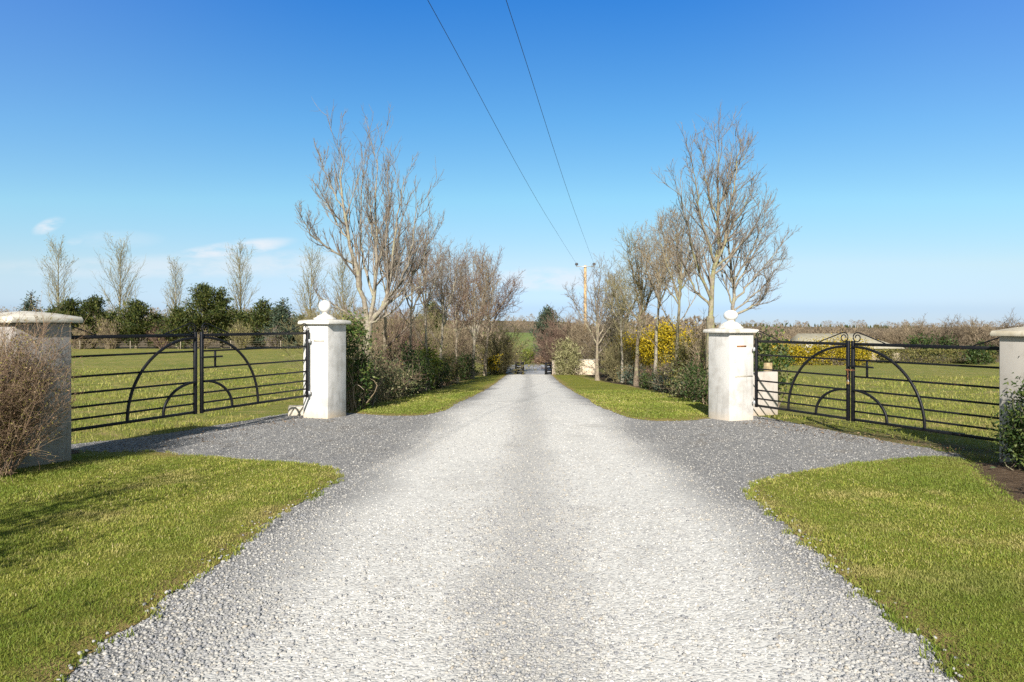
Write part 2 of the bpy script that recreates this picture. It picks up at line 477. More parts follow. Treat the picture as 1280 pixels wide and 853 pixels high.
def rough_poly(P, step=.12, amp=.03, seed=0, closed=True):
    rng = np.random.default_rng(seed); P = [np.array(p, float) for p in P]; out = []
    for i in range(len(P)):
        a, b = P[i], P[(i + 1) % len(P)]; L = np.linalg.norm(b - a); n = max(1, int(L / step))
        for k in range(n): out.append(a + (b - a) * k / n)
    out = np.array(out); k = np.ones(5) / 5
    for _ in range(2):
        out = np.stack([np.convolve(np.r_[out[-2:, c], out[:, c], out[:2, c]], k, 'valid') for c in (0, 1)], 1)
    w = np.stack([vnoise(out[:, 0], out[:, 1], .28, seed + 50 + c) * .045 + vnoise(out[:, 0], out[:, 1], .09, seed + 60 + c) * .02 for c in (0, 1)], 1)
    return out + rng.normal(0, amp * .5, out.shape) + w


def inside(P, x, y):
    P = np.asarray(P); r = np.zeros(np.shape(x), bool); j = len(P) - 1
    for i in range(len(P)):
        xi, yi = P[i]; xj, yj = P[j]
        c = ((yi > y) != (yj > y)) & (x < (xj - xi) * (y - yi) / (yj - yi + 1e-12) + xi); r ^= c; j = i
    return r


def edge_dist(P, x, y):
    P = np.asarray(P); d = np.full(np.shape(x), 1e9)
    for i in range(len(P)):
        a = P[i]; b = P[(i + 1) % len(P)]; ab = b - a; L2 = ab @ ab + 1e-12
        t = np.clip(((x - a[0]) * ab[0] + (y - a[1]) * ab[1]) / L2, 0, 1)
        d = np.minimum(d, np.hypot(x - a[0] - t * ab[0], y - a[1] - t * ab[1]))
    return d


def sheet(name, P, mat, lift, rise=0., wid=.15, grid=.35, edgew=.2, bump=0.):
    P = np.asarray(P); mn = P.min(0); mx = P.max(0)
    gx, gy = np.meshgrid(np.arange(mn[0], mx[0], grid), np.arange(mn[1], mx[1], grid))
    gx = gx.ravel() + np.random.default_rng(3).uniform(-.1, .1, gx.size) * grid; gy = gy.ravel() + np.random.default_rng(4).uniform(-.1, .1, gy.size) * grid
    ok = inside(P, gx, gy); gx = gx[ok]; gy = gy[ok]
    d = edge_dist(P, gx, gy); k = d > grid * .35; gx = gx[k]; gy = gy[k]
    pts = [Vector(p) for p in P] + [Vector((a, b)) for a, b in zip(gx, gy)]
    n = len(P)
    r = geometry.delaunay_2d_cdt(pts, [(i, (i + 1) % n) for i in range(n)], [], 1, 1e-5)
    V = np.array([(v.x, v.y) for v in r[0]]); d = edge_dist(P, V[:, 0], V[:, 1])
    z = H(V[:, 0], V[:, 1]) + lift + rise * sstep(d / wid)
    if bump: z += bump * sstep(d / .5) * np.sin(V[:, 0] * 3.1 + 1) * np.sin(V[:, 1] * 2.3)
    m = MB(); m.mixed(np.c_[V, z], [tuple(f) for f in r[2]])
    m.attr = {'edge': sstep(1 - d / edgew)}
    o = m.build(name, mat, smooth=True)
    return tag(o, kind='structure')


# driveway with the splayed forecourt between the gates
def gp(*L): return [G(*p) for p in L]


lawnL_px = [(80, 862), (140, 800), (215, 745), (280, 700), (330, 660), (375, 630), (410, 612), (426, 597), (414, 586), (370, 581), (300, 577), (200, 567), (95, 566), (10, 566)]
lawnR_px = [(1205, 862), (1150, 800), (1095, 750), (1050, 715), (1005, 680), (970, 650), (938, 622), (942, 605), (985, 595), (1060, 583), (1150, 574), (1205, 575)]
lawnL = gp(*lawnL_px); lawnR = gp(*lawnR_px)
lawnL += [(-9.5, 8.6), (-9.5, 1.2), (lawnL[0][0] + .25, 1.2)]
lawnR_all = lawnR + [G(1290, 640), (5.2, 5.2), (5.4, 1.2), (lawnR[0][0] - .3, 1.2)]
verL = [(road_x(60) - 1.75, 60), (road_x(45) - 1.9, 45), (road_x(30) - 1.95, 30), (road_x(19) - 2.0, 19)] + gp((560, 513), (532, 521), (480, 521), (446, 518)) + \
       [(-3.75, 15.3), (-3.9, 17.6), (-3.75, 24), (-3.5, 33), (-3.1, 46), (-2.7, 60)]
verR = [(road_x(60) + 2.0, 60), (road_x(45) + 1.95, 45), (road_x(30) + 1.95, 30), (road_x(22) + 1.95, 22)] + gp((742, 506), (772, 519), (800, 527), (845, 528), (884, 525)) + \
       [(4.3, 14.2), (4.9, 17), (5.65, 21.5), (6.2, 30), (6.3, 37), (5.5, 45), (5.4, 60)]
drive = [(-2.6, 1.0), (2.6, 1.0)] + [(2.2, 3)] + gp((1010, 660), (1000, 620), (1100, 600)) + [(5.3, 8.6), (6.1, 9.0)] + gp((1245, 577), (1180, 565), (1100, 551), (1000, 532), (945, 519)) + \
        [(4.0, 14.6)] + [(road_x(19) + 2.6, 19), (road_x(30) + 2.3, 30), (road_x(45) + 2.3, 45), (road_x(59) + 2.3, 59)] + \
        [(road_x(59) - 2.2, 59), (road_x(45) - 2.2, 45), (road_x(30) - 2.3, 30), (road_x(19) - 2.6, 19), (-3.6, 14.9)] + gp((372, 515), (330, 523), (240, 538), (170, 549), (95, 556), (40, 560)) + [(-6.2, 8.3)] + \
        gp((150, 590), (300, 600), (350, 620), (240, 680))
drv = rough_poly(drive, .25, .03, 1)
lwL = rough_poly(lawnL, .07, .018, 2); lwR = rough_poly(lawnR_all, .07, .018, 3)
vL = rough_poly(verL, .15, .025, 4); vR = rough_poly(verR, .15, .025, 5)
sheet('driveway', drv, M['drive'], .012, grid=.3)
sheet('lawn', lwL, M['lawn'], .016, .03, .12, .2, .22, bump=.003)
sheet('lawn', lwR, M['lawn'], .016, .03, .12, .2, .22, bump=.003)
sheet('grass_verge', vL, M['lawn'], .016, .03, .15, .4, .2, bump=.003)
sheet('grass_verge', vR, M['lawn'], .016, .03, .15, .4, .2, bump=.003)
bed = rough_poly(gp((1203, 578), (1228, 600), (1243, 622), (1292, 642)) + [(5.6, 5.2), (9, 5.0), (9, 9.2), (6.9, 9.1), (6.2, 8.75)], .1, .03, 6)
sheet('soil_bed', bed, M['soil'], .022, .02, .1, .2)
bedL = rough_poly(gp((20, 577), (60, 571), (92, 564)) + [(-5.85, 9.3), (-9, 9.5), (-9, 6.9)] + gp((-40, 612), (0, 592)), .1, .04, 7)
sheet('soil_bed', bedL, M['soil'], .052, .02, .1, .2)
lane = [(-1.9, 61.5), (4.4, 61.5), (4.9, 72), (4.6, 84), (-.6, 84), (-1.6, 72)]
sheet('lane', rough_poly(lane, .6, .05, 8), M['tarmac'], .015, grid=1.0)
apron = [(road_x(58) - 2.0, 58.4), (road_x(58) + 2.0, 58.4), (4.2, 61.8), (-1.6, 61.8)]
sheet('path', rough_poly(apron, .4, .02, 9), M['tarmac'], .02, grid=.6)
past = [(-25, 205), (22, 205), (30, 400), (-40, 400)]
sheet('pasture', rough_poly(past, 8, .5, 10), M['pasture'], .25, grid=9)

# ---------------------------------------------------------------- loose stones and grass
_ico = None


def ico():
    p = (1 + 5 ** .5) / 2
    V = np.array([(-1, p, 0), (1, p, 0), (-1, -p, 0), (1, -p, 0), (0, -1, p), (0, 1, p), (0, -1, -p), (0, 1, -p), (p, 0, -1), (p, 0, 1), (-p, 0, -1), (-p, 0, 1)]) / math.hypot(1, p)
    Fc = np.array([(0, 11, 5), (0, 5, 1), (0, 1, 7), (0, 7, 10), (0, 10, 11), (1, 5, 9), (5, 11, 4), (11, 10, 2), (10, 7, 6), (7, 1, 8), (3, 9, 4), (3, 4, 2), (3, 2, 6), (3, 6, 8), (3, 8, 9),
                   (4, 9, 5), (2, 4, 11), (6, 2, 10), (8, 6, 7), (9, 8, 1)])
    return V, Fc


def stones(rng, x, y, size, lift):
    V0, F0 = ico(); n = len(x)
    V = V0[None] * (1 + rng.uniform(-.28, .28, (n, 12, 1)))
    sc = size[:, None, None] * np.stack([rng.uniform(.7, 1.25, n), rng.uniform(.55, .95, n), rng.uniform(.4, .75, n)], 1)[:, None]
    V = V * sc
    # random tilt then spin
    a = rng.uniform(0, 6.283, n); b = rng.normal(0, .45, n)
    ca, sa, cb, sb = np.cos(a)[:, None], np.sin(a)[:, None], np.cos(b)[:, None], np.sin(b)[:, None]
    y1 = V[..., 1] * cb - V[..., 2] * sb; z1 = V[..., 1] * sb + V[..., 2] * cb
    x2 = V[..., 0] * ca - y1 * sa; y2 = V[..., 0] * sa + y1 * ca
    z0 = H(x, y) + lift + size * rng.uniform(-.12, .38, n)
    P = np.stack([x2 + x[:, None], y2 + y[:, None], z1 + z0[:, None]], -1)
    f = (F0[None] + (np.arange(n) * 12)[:, None, None]).reshape(-1, 3)
    return P.reshape(-1, 3), f


rng = np.random.default_rng(11)
st = MB(); du = MB(); gr = MB()
for (y0, y1, dens, s0, s1) in ((1.9, 4.2, 4600, .005, .0150), (4.2, 6.5, 2600, .0055, .015), (6.5, 9.2, 1000, .0065, .0145), (9.2, 12.0, 620, .0075, .0155), (12.0, 14.5, 400, .008, .016), (14.5, 20, 150, .009, .017)):
    W_ = min(.8 * y1 + 1.2, 7.5); A = (y1 - y0) * 2 * W_; n = int(A * dens)
    x = rng.uniform(-W_, W_, n); y = rng.uniform(y0, y1, n)
    k = (np.abs(x) < .78 * y + 1.2) & inside(drv, x, y) & ~inside(lwL, x, y) & ~inside(lwR, x, y)
    au = np.abs(x - road_x(y) + .25 * np.sin(y * .7) * np.sin(x))
    track = sstep((au - .2) / .4) * sstep((1.9 - au) / .7)
    patch = .5 + .5 * np.sin(x * 2.1 + 1.7 * np.sin(y * 1.3)) * np.sin(y * 1.9 + x)
    keep = rng.random(n) > track * (.72 + .25 * patch)
    dusty = k & ~keep & (rng.random(n) < .85); k &= keep
    sz = s0 + (s1 - s0) * rng.random(n) ** 2.6
    far_ = k & ((au > 1.9) & (y > 5.5)) & (rng.random(n) < .8)
    st.add(*stones(rng, x[k & ~far_], y[k & ~far_], sz[k & ~far_], .012))
    if far_.any(): gr.add(*stones(rng, x[far_], y[far_], sz[far_], .012))
    du.add(*stones(rng, x[dusty], y[dusty], sz[dusty] * .72, .0085))
# a few strays kicked onto the lawn rims
n = 9000
x = rng.uniform(-4, 4, n); y = rng.uniform(2.6, 8, n)
dL = np.minimum(edge_dist(lwL, x, y), edge_dist(lwR, x, y)); k = (inside(lwL, x, y) | inside(lwR, x, y)) & (rng.random(n) < np.exp(-dL / .07))
st.add(*stones(rng, x[k], y[k], rng.uniform(.008, .016, k.sum()), .03))
tag(st.build('gravel', M['stone']), kind='stuff')
tag(gr.build('gravel', M['greystone']), kind='stuff')
tag(du.build('gravel', M['dusty']), kind='stuff')


def blades(m, rng, x, y, z, h, w, lean=.5):
    n = len(x); a = rng.uniform(0, 6.283, n); l = np.abs(rng.normal(0, lean, n)) + .12
    D = np.stack([np.cos(a) * np.sin(l), np.sin(a) * np.sin(l), np.cos(l)], 1)
    b = rng.uniform(0, 6.283, n); S = np.stack([np.cos(b), np.sin(b), np.zeros(n)], 1) * (w * .5)[:, None]
    P = np.stack([x, y, z], 1); tip = P + D * h[:, None]; mid = P + D * (h * .55)[:, None] + np.array([0, 0, 1.]) * (h * .12)[:, None]
    V = np.stack([P - S, P + S, mid + S * .8, tip, mid - S * .8], 1).reshape(-1, 3)
    i = np.arange(n) * 5
    m.V.append(V); m.F[4].append(np.stack([i, i + 1, i + 2, i + 4], 1) + m.n); m.F[3].append(np.stack([i + 4, i + 2, i + 3], 1) + m.n); m.n += len(V)


def lawn_grass(m, P, ranges, seed, lift=.03):
    rng = np.random.default_rng(seed)
    for (y0, y1, dens, h0, h1, w) in ranges:
        mn = P[:, 0].min(); mx = P[:, 0].max(); mn = max(mn, -.8 * y1 - 1.4); mx = min(mx, .8 * y1 + 1.4)
        n = int((y1 - y0) * (mx - mn) * dens); x = rng.uniform(mn, mx, n); y = rng.uniform(y0, y1, n)
        k = (np.abs(x) < .79 * y + 1.4); x, y = x[k], y[k]
        k = inside(P, x, y); x, y = x[k], y[k]
        # soft clumping
        c = vnoise(x, y, .16, seed) * .6 + vnoise(x, y, .5, seed + 1) * .7
        k = rng.random(len(x)) < .8 + .3 * c; x, y, c = x[k], y[k], c[k]
        d = edge_dist(P, x, y) if len(x) < 400000 else np.ones(len(x))
        h = (h0 + (h1 - h0) * rng.random(len(x)) ** 1.5) * (1 + .35 * c) * (.85 + .15 * np.clip(d / .15, 0, 1))
        z = H(x, y) + .017 + lift * sstep(d / .12)
        blades(m, rng, x, y, z, h, np.full(len(x), w) * rng.uniform(.7, 1.3, len(x)), .85)


def coarse(P, n):            # thinner outline, for quick distance tests
    return P[::n]


def rim_tufts(m, P, n, seed):
    rng = np.random.default_rng(seed); i = rng.integers(0, len(P), n); c = P[i] + rng.normal(0, .03, (n, 2)); k = (c[:, 1] > 2.5) & (c[:, 1] < 11) & (np.abs(c[:, 0]) < .8 * c[:, 1]); c = c[k]
    q = np.repeat(c, 14, 0) + rng.normal(0, .016, (len(c) * 14, 2))
    blades(m, rng, q[:, 0], q[:, 1], H(q[:, 0], q[:, 1]) + .012, rng.uniform(.015, .05, len(q)), rng.uniform(.004, .008, len(q)), .8)


gm = MB()
rim_tufts(gm, lwL, 900, 26); rim_tufts(gm, lwR, 900, 27)
lawn_grass(gm, coarse(lwL, 3), ((1.9, 4.5, 14000, .010, .027, .0036), (4.5, 6.5, 9000, .011, .029, .0048), (6.5, 9.2, 4800, .012, .032, .0068)), 21)
lawn_grass(gm, coarse(lwR, 3), ((1.9, 4.5, 14000, .010, .027, .0036), (4.5, 6.5, 9000, .011, .029, .0048), (6.5, 9.2, 4800, .012, .032, .0068)), 22)
lawn_grass(gm, coarse(vL, 2), ((13.5, 19, 800, .018, .04, .016), (19, 30, 240, .02, .045, .026)), 23)
lawn_grass(gm, coarse(vR, 2), ((13.5, 19, 800, .018, .04, .016), (19, 30, 240, .02, .045, .026)), 24)
tag(gm.build('grass', M['blade']), kind='stuff')

fm = MB(); rng = np.random.default_rng(31)
for side in (-1, 1):
    for (y0, y1, dens, h0, h1, w) in ((9, 13, 420, .04, .13, .010), (13, 20, 190, .04, .13, .015), (20, 34, 45, .05, .14, .026)):
        xa, xb = (-.82 * y1 - 1.4, -3.6) if side < 0 else (3.9, .82 * y1 + 1.4)
        n = int((xb - xa) * (y1 - y0) * dens); x = rng.uniform(xa, xb, n); y = rng.uniform(y0, y1, n)
        k = (np.abs(x) < .79 * y + 1.4) & ~inside(drv, x, y) & ~inside(vL, x, y) & ~inside(vR, x, y)
        dg = np.where(x > 0, np.abs((x - 4.95) * -.907 - (y - 13.5) * .42), np.abs((x + 4.27) * -.925 - (y - 14.0) * -.379)); k &= ~((y < 14.3) & (dg < .38 + .25 * vnoise(x, y, .5, 91)) & (rng.random(n) < np.where(x > 0, .93, .75)))
        uu = x - road_x(y); k &= ~((y > 14.5) & (uu > -6.5) & (uu < 7.0))
        k &= rng.random(n) < .6 + .6 * vnoise(x, y, .6, 77)
        x, y = x[k], y[k]
        blades(fm, rng, x, y, H(x, y) - .005, h0 + (h1 - h0) * rng.random(len(x)) ** 2, np.full(len(x), w), .6)
tag(fm.build('grass', M['fieldblade']), kind='stuff')

# a sprinkle of dead leaves and bark bits along the forecourt margin
lm = MB(); n = 1100
tl_ = rng.uniform(0, 4.6, n); ol_ = rng.normal(.25, .35, n); lf = np.arange(n) < n // 3
cx = np.where(lf, -4.27 - .379 * tl_ + .925 * ol_, 4.95 + .42 * tl_ - .907 * ol_); cy = np.where(lf, 14.0 - .925 * tl_ - .379 * ol_, 13.5 - .907 * tl_ - .42 * ol_)
D = rng.normal(0, 1, (n, 3)); D[:, 2] *= .2; D /= np.linalg.norm(D, axis=1, keepdims=True)
N = np.tile([0., 0, 1], (n, 1)) + rng.normal(0, .3, (n, 3))
lm.cards(np.c_[cx, cy, H(cx, cy) + .03], D, N, rng.uniform(.02, .06, n), rng.uniform(.01, .03, n))
tag(lm.build('leaves', M['deadleaf']), kind='stuff')

# ---------------------------------------------------------------- gate pillars
DL = np.array([-.379, -.925]); NL = np.array([.925, -.379])       # left wing: direction towards the camera, normal towards the road
DR = np.array([.42, -.907]); NR = np.array([-.907, -.42])


def frame2(d, n):
    return np.array([[d[0], d[1], 0], [n[0], n[1], 0], [0, 0, 1.]])


def pillar(label, corner, d, n, w, top, mat, capmat, kind, slab_t, over):
    """corner = the corner nearest the road and camera, faces run along -d... (away) and -n"""
    A = frame2(d, n); c2 = np.array(corner) - d * w / 2 - n * w / 2
    zg = Hs(*corner) - .03
    t = thing('gate_pillar', label, 'gate pillar', (c2[0], c2[1], zg))
    off = (c2[0], c2[1], zg)
    m = MB(); m.box((c2[0], c2[1], (zg - .25 + top) / 2), (w, w, top - zg + .25), A); bevel(m.build('shaft', mat, t, off), .012)
    m = MB(); W = w + 2 * over
    z0 = top + .002; z1 = z0 + slab_t
    if kind == 'ball':
        prof = [(W, z0), (W + .01, z0 + slab_t * .45), (W - .02, z1)]
        V = []
        for (s, z) in prof + [(w * .8, z1 + .022)]:
            for a, b in ((-1, -1), (1, -1), (1, 1), (-1, 1)): V.append(np.r_[c2 + d * a * s / 2 + n * b * s / 2, z])
    else:
        V = []
        for (s, z) in [(W, z0), (W + .01, z0 + slab_t * .5), (W - .015, z1), (W * .5, z1 + .05), (.05, z1 + .075)]:
            for a, b in ((-1, -1), (1, -1), (1, 1), (-1, 1)): V.append(np.r_[c2 + d * a * s / 2 + n * b * s / 2, z])
    q = [(3, 2, 1, 0)]; L = len(V) // 4
    for i in range(L - 1):
        for j in range(4): q.append((i * 4 + j, i * 4 + (j + 1) % 4, i * 4 + 4 + (j + 1) % 4, i * 4 + 4 + j))
    q.append((L * 4 - 4, L * 4 - 3, L * 4 - 2, L * 4 - 1))
    # triangle order so normals face out
    m.add(V, q); bevel(m.build('capstone', capmat, t, off), .006)
    return t, off, c2, A, z1


wallmatL = mat_render_wall('weathered_white_render', (.58, .565, .54), (.37, .355, .325), .6, Hs(-3.7, 13.9), (.62, .50, .34))
wallmatR = mat_render_wall('painted_white_render', (.54, .525, .50), (.36, .34, .31), .6, Hs(4.3, 13.5), (.62, .53, .42))
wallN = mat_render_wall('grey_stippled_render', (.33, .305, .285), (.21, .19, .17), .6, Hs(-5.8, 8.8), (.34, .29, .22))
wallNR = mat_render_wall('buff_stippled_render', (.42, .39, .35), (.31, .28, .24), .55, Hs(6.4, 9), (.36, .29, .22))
capm = mat_render_wall('weathered_cast_stone', (.56, .53, .46), (.38, .35, .26), .55)
capw = mat_render_wall('white_cast_stone', (.60, .575, .53), (.34, .31, .24), .6)
capo = mat_render_wall('stained_coping', (.52, .47, .37), (.32, .26, .16), .6)
ballm = mat_render_wall('smooth_white_ball', (.66, .65, .63), (.55, .52, .46), .3)

cL = np.array((-3.75, 13.9)); cR = np.array((4.29, 13.45))
# left ball-topped pillar
t, off, c2, A, z1 = pillar('white rendered gate pillar with a perfectly round ball, left of the gravel drive', cL, DL, NL, .62, E + .005, wallmatL, capw, 'ball', .075, .075)
m = MB(); m.lathe([(0, 0), (.235, 0), (.235, .035), (.17, .06), (.155, .085), (.075, .115), (.05, .135), (.05, .16), (.0, .165)], (c2[0], c2[1], z1 + .018)); m.build('pedestal', capw, t, off, smooth=True)
m = MB(); m.lathe([(.0, -.13)] + [(.13 * math.cos(a), .13 * math.sin(a)) for a in np.linspace(-1.4, 1.4, 15)] + [(0, .13)], (c2[0], c2[1], z1 + .30), 28); m.build('ball', ballm, t, off, smooth=True)
m = MB(); p = np.r_[cL - NL * .22 + DL * .004, E - .33]; m.box(p, (.012, .26, .028), A); m.build('hinge_strap', M['concrete'], t, off)
# right ball-topped pillar
t, off, c2, A, z1 = pillar('white painted gate pillar with a flattened ball, right of the gravel drive', cR, DR, NR, .62, E - .17, wallmatR, capw, 'ball', .07, .075)
m = MB(); m.lathe([(0, 0), (.25, 0), (.245, .03), (.21, .05), (.195, .085), (.12, .13), (.075, .14), (.065, .17), (0, .172)], (c2[0], c2[1], z1 + .018)); m.build('pedestal', capw, t, off, smooth=True)
m = MB(); m.lathe([(0, -.108)] + [(.142 * math.cos(a), .108 * math.sin(a)) for a in np.linspace(-1.4, 1.4, 15)] + [(0, .108)], (c2[0], c2[1], z1 + .285), 28); m.build('ball', ballm, t, off, smooth=True)
m = MB(); p = np.r_[cR - NR * .36 + DR * .003, E - .74]; m.box(p, (.008, .42, .56), A); bevel(m.build('repair_panel', wallmatR, t, off), .003)
m = MB(); p = np.r_[cR - NR * .36 + DR * .006, E - 1.03]; m.box(p, (.014, .46, .014), A); m.build('ledge_strip', M['concrete'], t, off)
m = MB(); p = np.r_[cR - NR * .30 + DR * .004, E - .43]; m.box(p, (.012, .24, .03), A); m.build('hinge_strap', M['rust'], t, off)
# the two near pillars
cLN = np.array((-5.72, 8.87)); cRN = np.array((6.42, 9.0))
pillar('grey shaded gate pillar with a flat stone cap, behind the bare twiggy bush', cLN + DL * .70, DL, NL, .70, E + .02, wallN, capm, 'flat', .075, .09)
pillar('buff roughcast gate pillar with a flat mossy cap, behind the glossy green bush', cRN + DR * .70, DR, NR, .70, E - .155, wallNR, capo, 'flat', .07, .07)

# low wall stub behind the right pillar and its timber post
m = MB(); a = np.array((4.45, 14.35)); b = np.array((5.76, 15.0)); dd = (b - a) / np.linalg.norm(b - a); nn = np.array((dd[1], -dd[0]))
zg = Hs(*b); mid = (a + b) / 2
m.box((mid[0], mid[1], zg + .42), (np.linalg.norm(b - a), .22, 1.04), frame2(dd, nn))
tag(bevel(m.build('garden_wall', mat_render_wall('pinkish_white_render', (.50, .45, .40), (.38, .33, .28), .5, zg, (.5, .4, .3)), off=(mid[0], mid[1], zg)), .015), 'low white stub wall jutting out behind the right ball-topped pillar', 'wall')
m = MB(); q = pt(960, 480, 15.35); zg = Hs(q[0], q[1]); m.box((q[0], q[1], zg + .5), (.17, .1, 1.25), frame2(dd, nn))
tag(bevel(m.build('timber_post', M['wood'], off=(q[0], q[1], zg)), .01), 'squared yellowish timber post standing just behind the low white stub wall', 'post')
# concrete block at the foot of the left pillar
q = np.array(G(371, 520)) ; zg = Hs(*q)
m = MB(); m.box((q[0] + .02, q[1] + .12, zg + .05), (.46, .34, .30), frame2(np.array((.96, .28)), np.array((-.28, .96)))); tag(bevel(m.build('concrete_block', M['concrete'], off=(q[0], q[1], zg)), .03), 'low concrete kerb block at the foot of the left ball-topped pillar', 'block')
# bent pipe beside the left pillar, at the hedge foot
q = np.array((-3.45, 15.2)); zg = Hs(*q)
m = MB(); ang_ = np.linspace(0, 1, 14)
P = np.stack([q[0] + .16 * ang_ - .16 * np.sin(ang_ * 3.1), q[1] + 0 * ang_, zg + .02 + .62 * np.sin(ang_ * 2.2)], 1); m.tubes(P, np.linspace(.014, .006, 14), 7)
tag(m.build('bent_stem', M['bark_brown'], off=(q[0], q[1], zg), smooth=True), 'pale curved woody stem looping up beside the left ball-topped pillar', 'stem')

# ---------------------------------------------------------------- iron gates
FR = (0, .11, .24, .39, .57, .79, 1.0)


def gate_leaf(label, hinge, d, n, L, zb, Hh, meet_sign, latch):
    """leaf from the hinge stile (s=0) to the meeting stile (s=L); zb = height of the bottom rail"""
    h = np.array(hinge, float); d = np.array(d, float); n = np.array(n, float)
    off = (h[0], h[1], zb)
    t = thing('metal_gate', label, 'gate', off, 'black iron gate leaves')
    A = frame2(d, n)

    def P(s, z, o=0.): q = h + d * s + n * o; return np.array((q[0], q[1], zb + z))
    for s in (.0225, L - .0225):
        m = MB(); m.box(P(s, Hh / 2 + .01), (.05, .05, Hh + .09), A); bevel(m.build('stile', M['iron'], t, off), .004, 1)
    for i, f in enumerate(FR):
        th = .05 if i == 6 else (.042 if i == 0 else .03)
        m = MB(); m.box(P(L / 2, f * Hh), (L - .092, .032 if i in (0, 6) else .02, th), A)
        bevel(m.build('rail', M['iron'], t, off), .003, 1)
    for (rx, rz) in ((1.30, Hh - .045), (.67, .50)):
        a = np.linspace(0, math.pi / 2, 26)
        m = MB(); pts = np.array([P(L - .05 - (rx - .05) * math.cos(v), .024 + (rz - .024) * math.sin(v), .027) for v in a])
        V = []; hw, ht = .013, .019
        for k in range(26):
            tg = pts[min(k + 1, 25)] - pts[max(k - 1, 0)]; tg /= np.linalg.norm(tg); nn3 = np.array((n[0], n[1], 0)); up = np.cross(nn3, tg)
            V += [pts[k] - nn3 * hw - up * ht, pts[k] + nn3 * hw - up * ht, pts[k] + nn3 * hw + up * ht, pts[k] - nn3 * hw + up * ht]
        q = []
        for k in range(25):
            for j in range(4): q.append((k * 4 + j, k * 4 + (j + 1) % 4, k * 4 + 4 + (j + 1) % 4, k * 4 + 4 + j))
        m.add(V, q); m.build('arch_bar', M['iron'], t, off)
    for (s0, sg) in ((0, 1), (L, -1)):                      # scrolled brace on top, at both ends
        base = Hh + .025; pk = []
        for k in np.linspace(0, 1, 8): pk.append((.62 - .47 * k, .0 + .165 * k))
        cs, cz = .105, .085
        for a in np.linspace(1.1, 1.1 + 2 * math.pi * 1.35, 34):
            r = .092 - .058 * (a - 1.1) / (2 * math.pi * 1.35); pk.append((cs + r * math.cos(a), cz + r * math.sin(a)))
        m = MB(); pts = np.array([P(s0 + sg * s, base + z) for s, z in pk]); m.tubes(pts, np.full(len(pts), .0095), 6); m.build('scroll_brace', M['iron'], t, off, smooth=True)
    for z in (.06, Hh - .16):
        m = MB(); m.box(P(-.05, z, 0), (.10, .03, .05), A); m.box(P(.0, z, .04), (.05, .03, .07), A); bevel(m.build('hinge', M['galv'], t, off), .004, 1)
    if latch:
        zc = (.79 + .57) / 2 * Hh
        m = MB(); m.box(P(L - .30, zc, .012), (.032, .026, .22 * Hh - .03), A); bevel(m.build('latch_upright', M['iron'], t, off), .003, 1)
        m = MB(); m.box(P(L - .21, zc + .035, .04), (.46, .018, .03), A); bevel(m.build('latch_bolt', M['iron'], t, off), .003, 1)
    return t


HL = 1.28
tc = 2.84
hL = cL - NL * .44 + DL * .07
zbL = E - 1.455; zbR = E - 1.612
gate_leaf('black iron gate leaf hinged on the white pillar with the round ball', hL, DL, NL, tc - .09, zbL, HL, 1, True)
endL = hL + DL * (5.23)
gate_leaf('black iron gate leaf beside the grey pillar and bare twiggy bush', endL, -DL, NL, 5.23 - tc + .06 - .06, zbL, HL, -1, False)
hR = cR - NR * .60 + DR * .07
gate_leaf('black iron gate leaf hinged on the white pillar with the flattened ball', hR, DR, NR, 2.19 - .03, zbR, HL, 1, False)
endR = hR + DR * 4.83
gate_leaf('black iron gate leaf beside the buff pillar and glossy green bush', endR, -DR, NR, 4.83 - 2.19 - .02, zbR, HL, -1, True)
# chain with a padlock round the meeting stiles of the right gate
c = hR + DR * 2.175; zc = zbR + .60 * HL
m = MB()
for k in range(12):
    a = k / 12 * 2 * math.pi; cc = np.array((c[0], c[1], zc + .07)) + np.r_[DR, 0] * .075 * math.cos(a) + np.r_[NR, 0] * .05 * math.sin(a)
    aa = np.linspace(0, 2 * math.pi, 9); e1 = np.r_[-DR * math.sin(a) + NR * math.cos(a), 0]; e2 = np.array((0, 0, 1.)) if k % 2 else np.r_[DR * math.cos(a) + NR * math.sin(a), 0]
    m.tubes(np.array([cc + e1 * .022 * math.cos(v) + e2 * .012 * math.sin(v) for v in aa]), np.full(9, .0045), 5)
for k in range(4):
    aa = np.linspace(0, 2 * math.pi, 9); cc = np.array((c[0], c[1], zc + .02 - k * .035)) + np.r_[NR, 0] * .055
    e = np.r_[DR, 0] if k % 2 else np.r_[NR, 0]
    m.tubes(np.array([cc + np.array((0, 0, .022)) * math.cos(v) + e * .011 * math.sin(v) for v in aa]), np.full(9, .0045), 5)
tag(m.build('chain', M['rust'], off=(c[0], c[1], zc)), 'rusty chain looped round the meeting posts of the right-hand gate', 'chain')
pd = MB(); cc = np.array((c[0], c[1], zc - .15)) + np.r_[NR, 0] * .055
t = thing('padlock', 'small brass padlock hanging from the rusty gate chain', 'padlock', cc)
pd.box(cc, (.045, .02, .045), frame2(DR, NR)); bevel(pd.build('lock_body', plain('aged_brass', (.42, .27, .1), .5, .2, 50, .5), t, cc), .004)
sh = MB(); aa = np.linspace(0, math.pi, 10); sh.tubes(np.array([cc + np.r_[DR, 0] * .015 * math.cos(v) + np.array((0, 0, .022 + .03 * math.sin(v))) for v in aa]), np.full(10, .004), 6); sh.build('shackle', M['galv'], t, cc)


# ---------------------------------------------------------------- trees
def norm(v): return v / (np.linalg.norm(v, axis=-1, keepdims=True) + 1e-12)


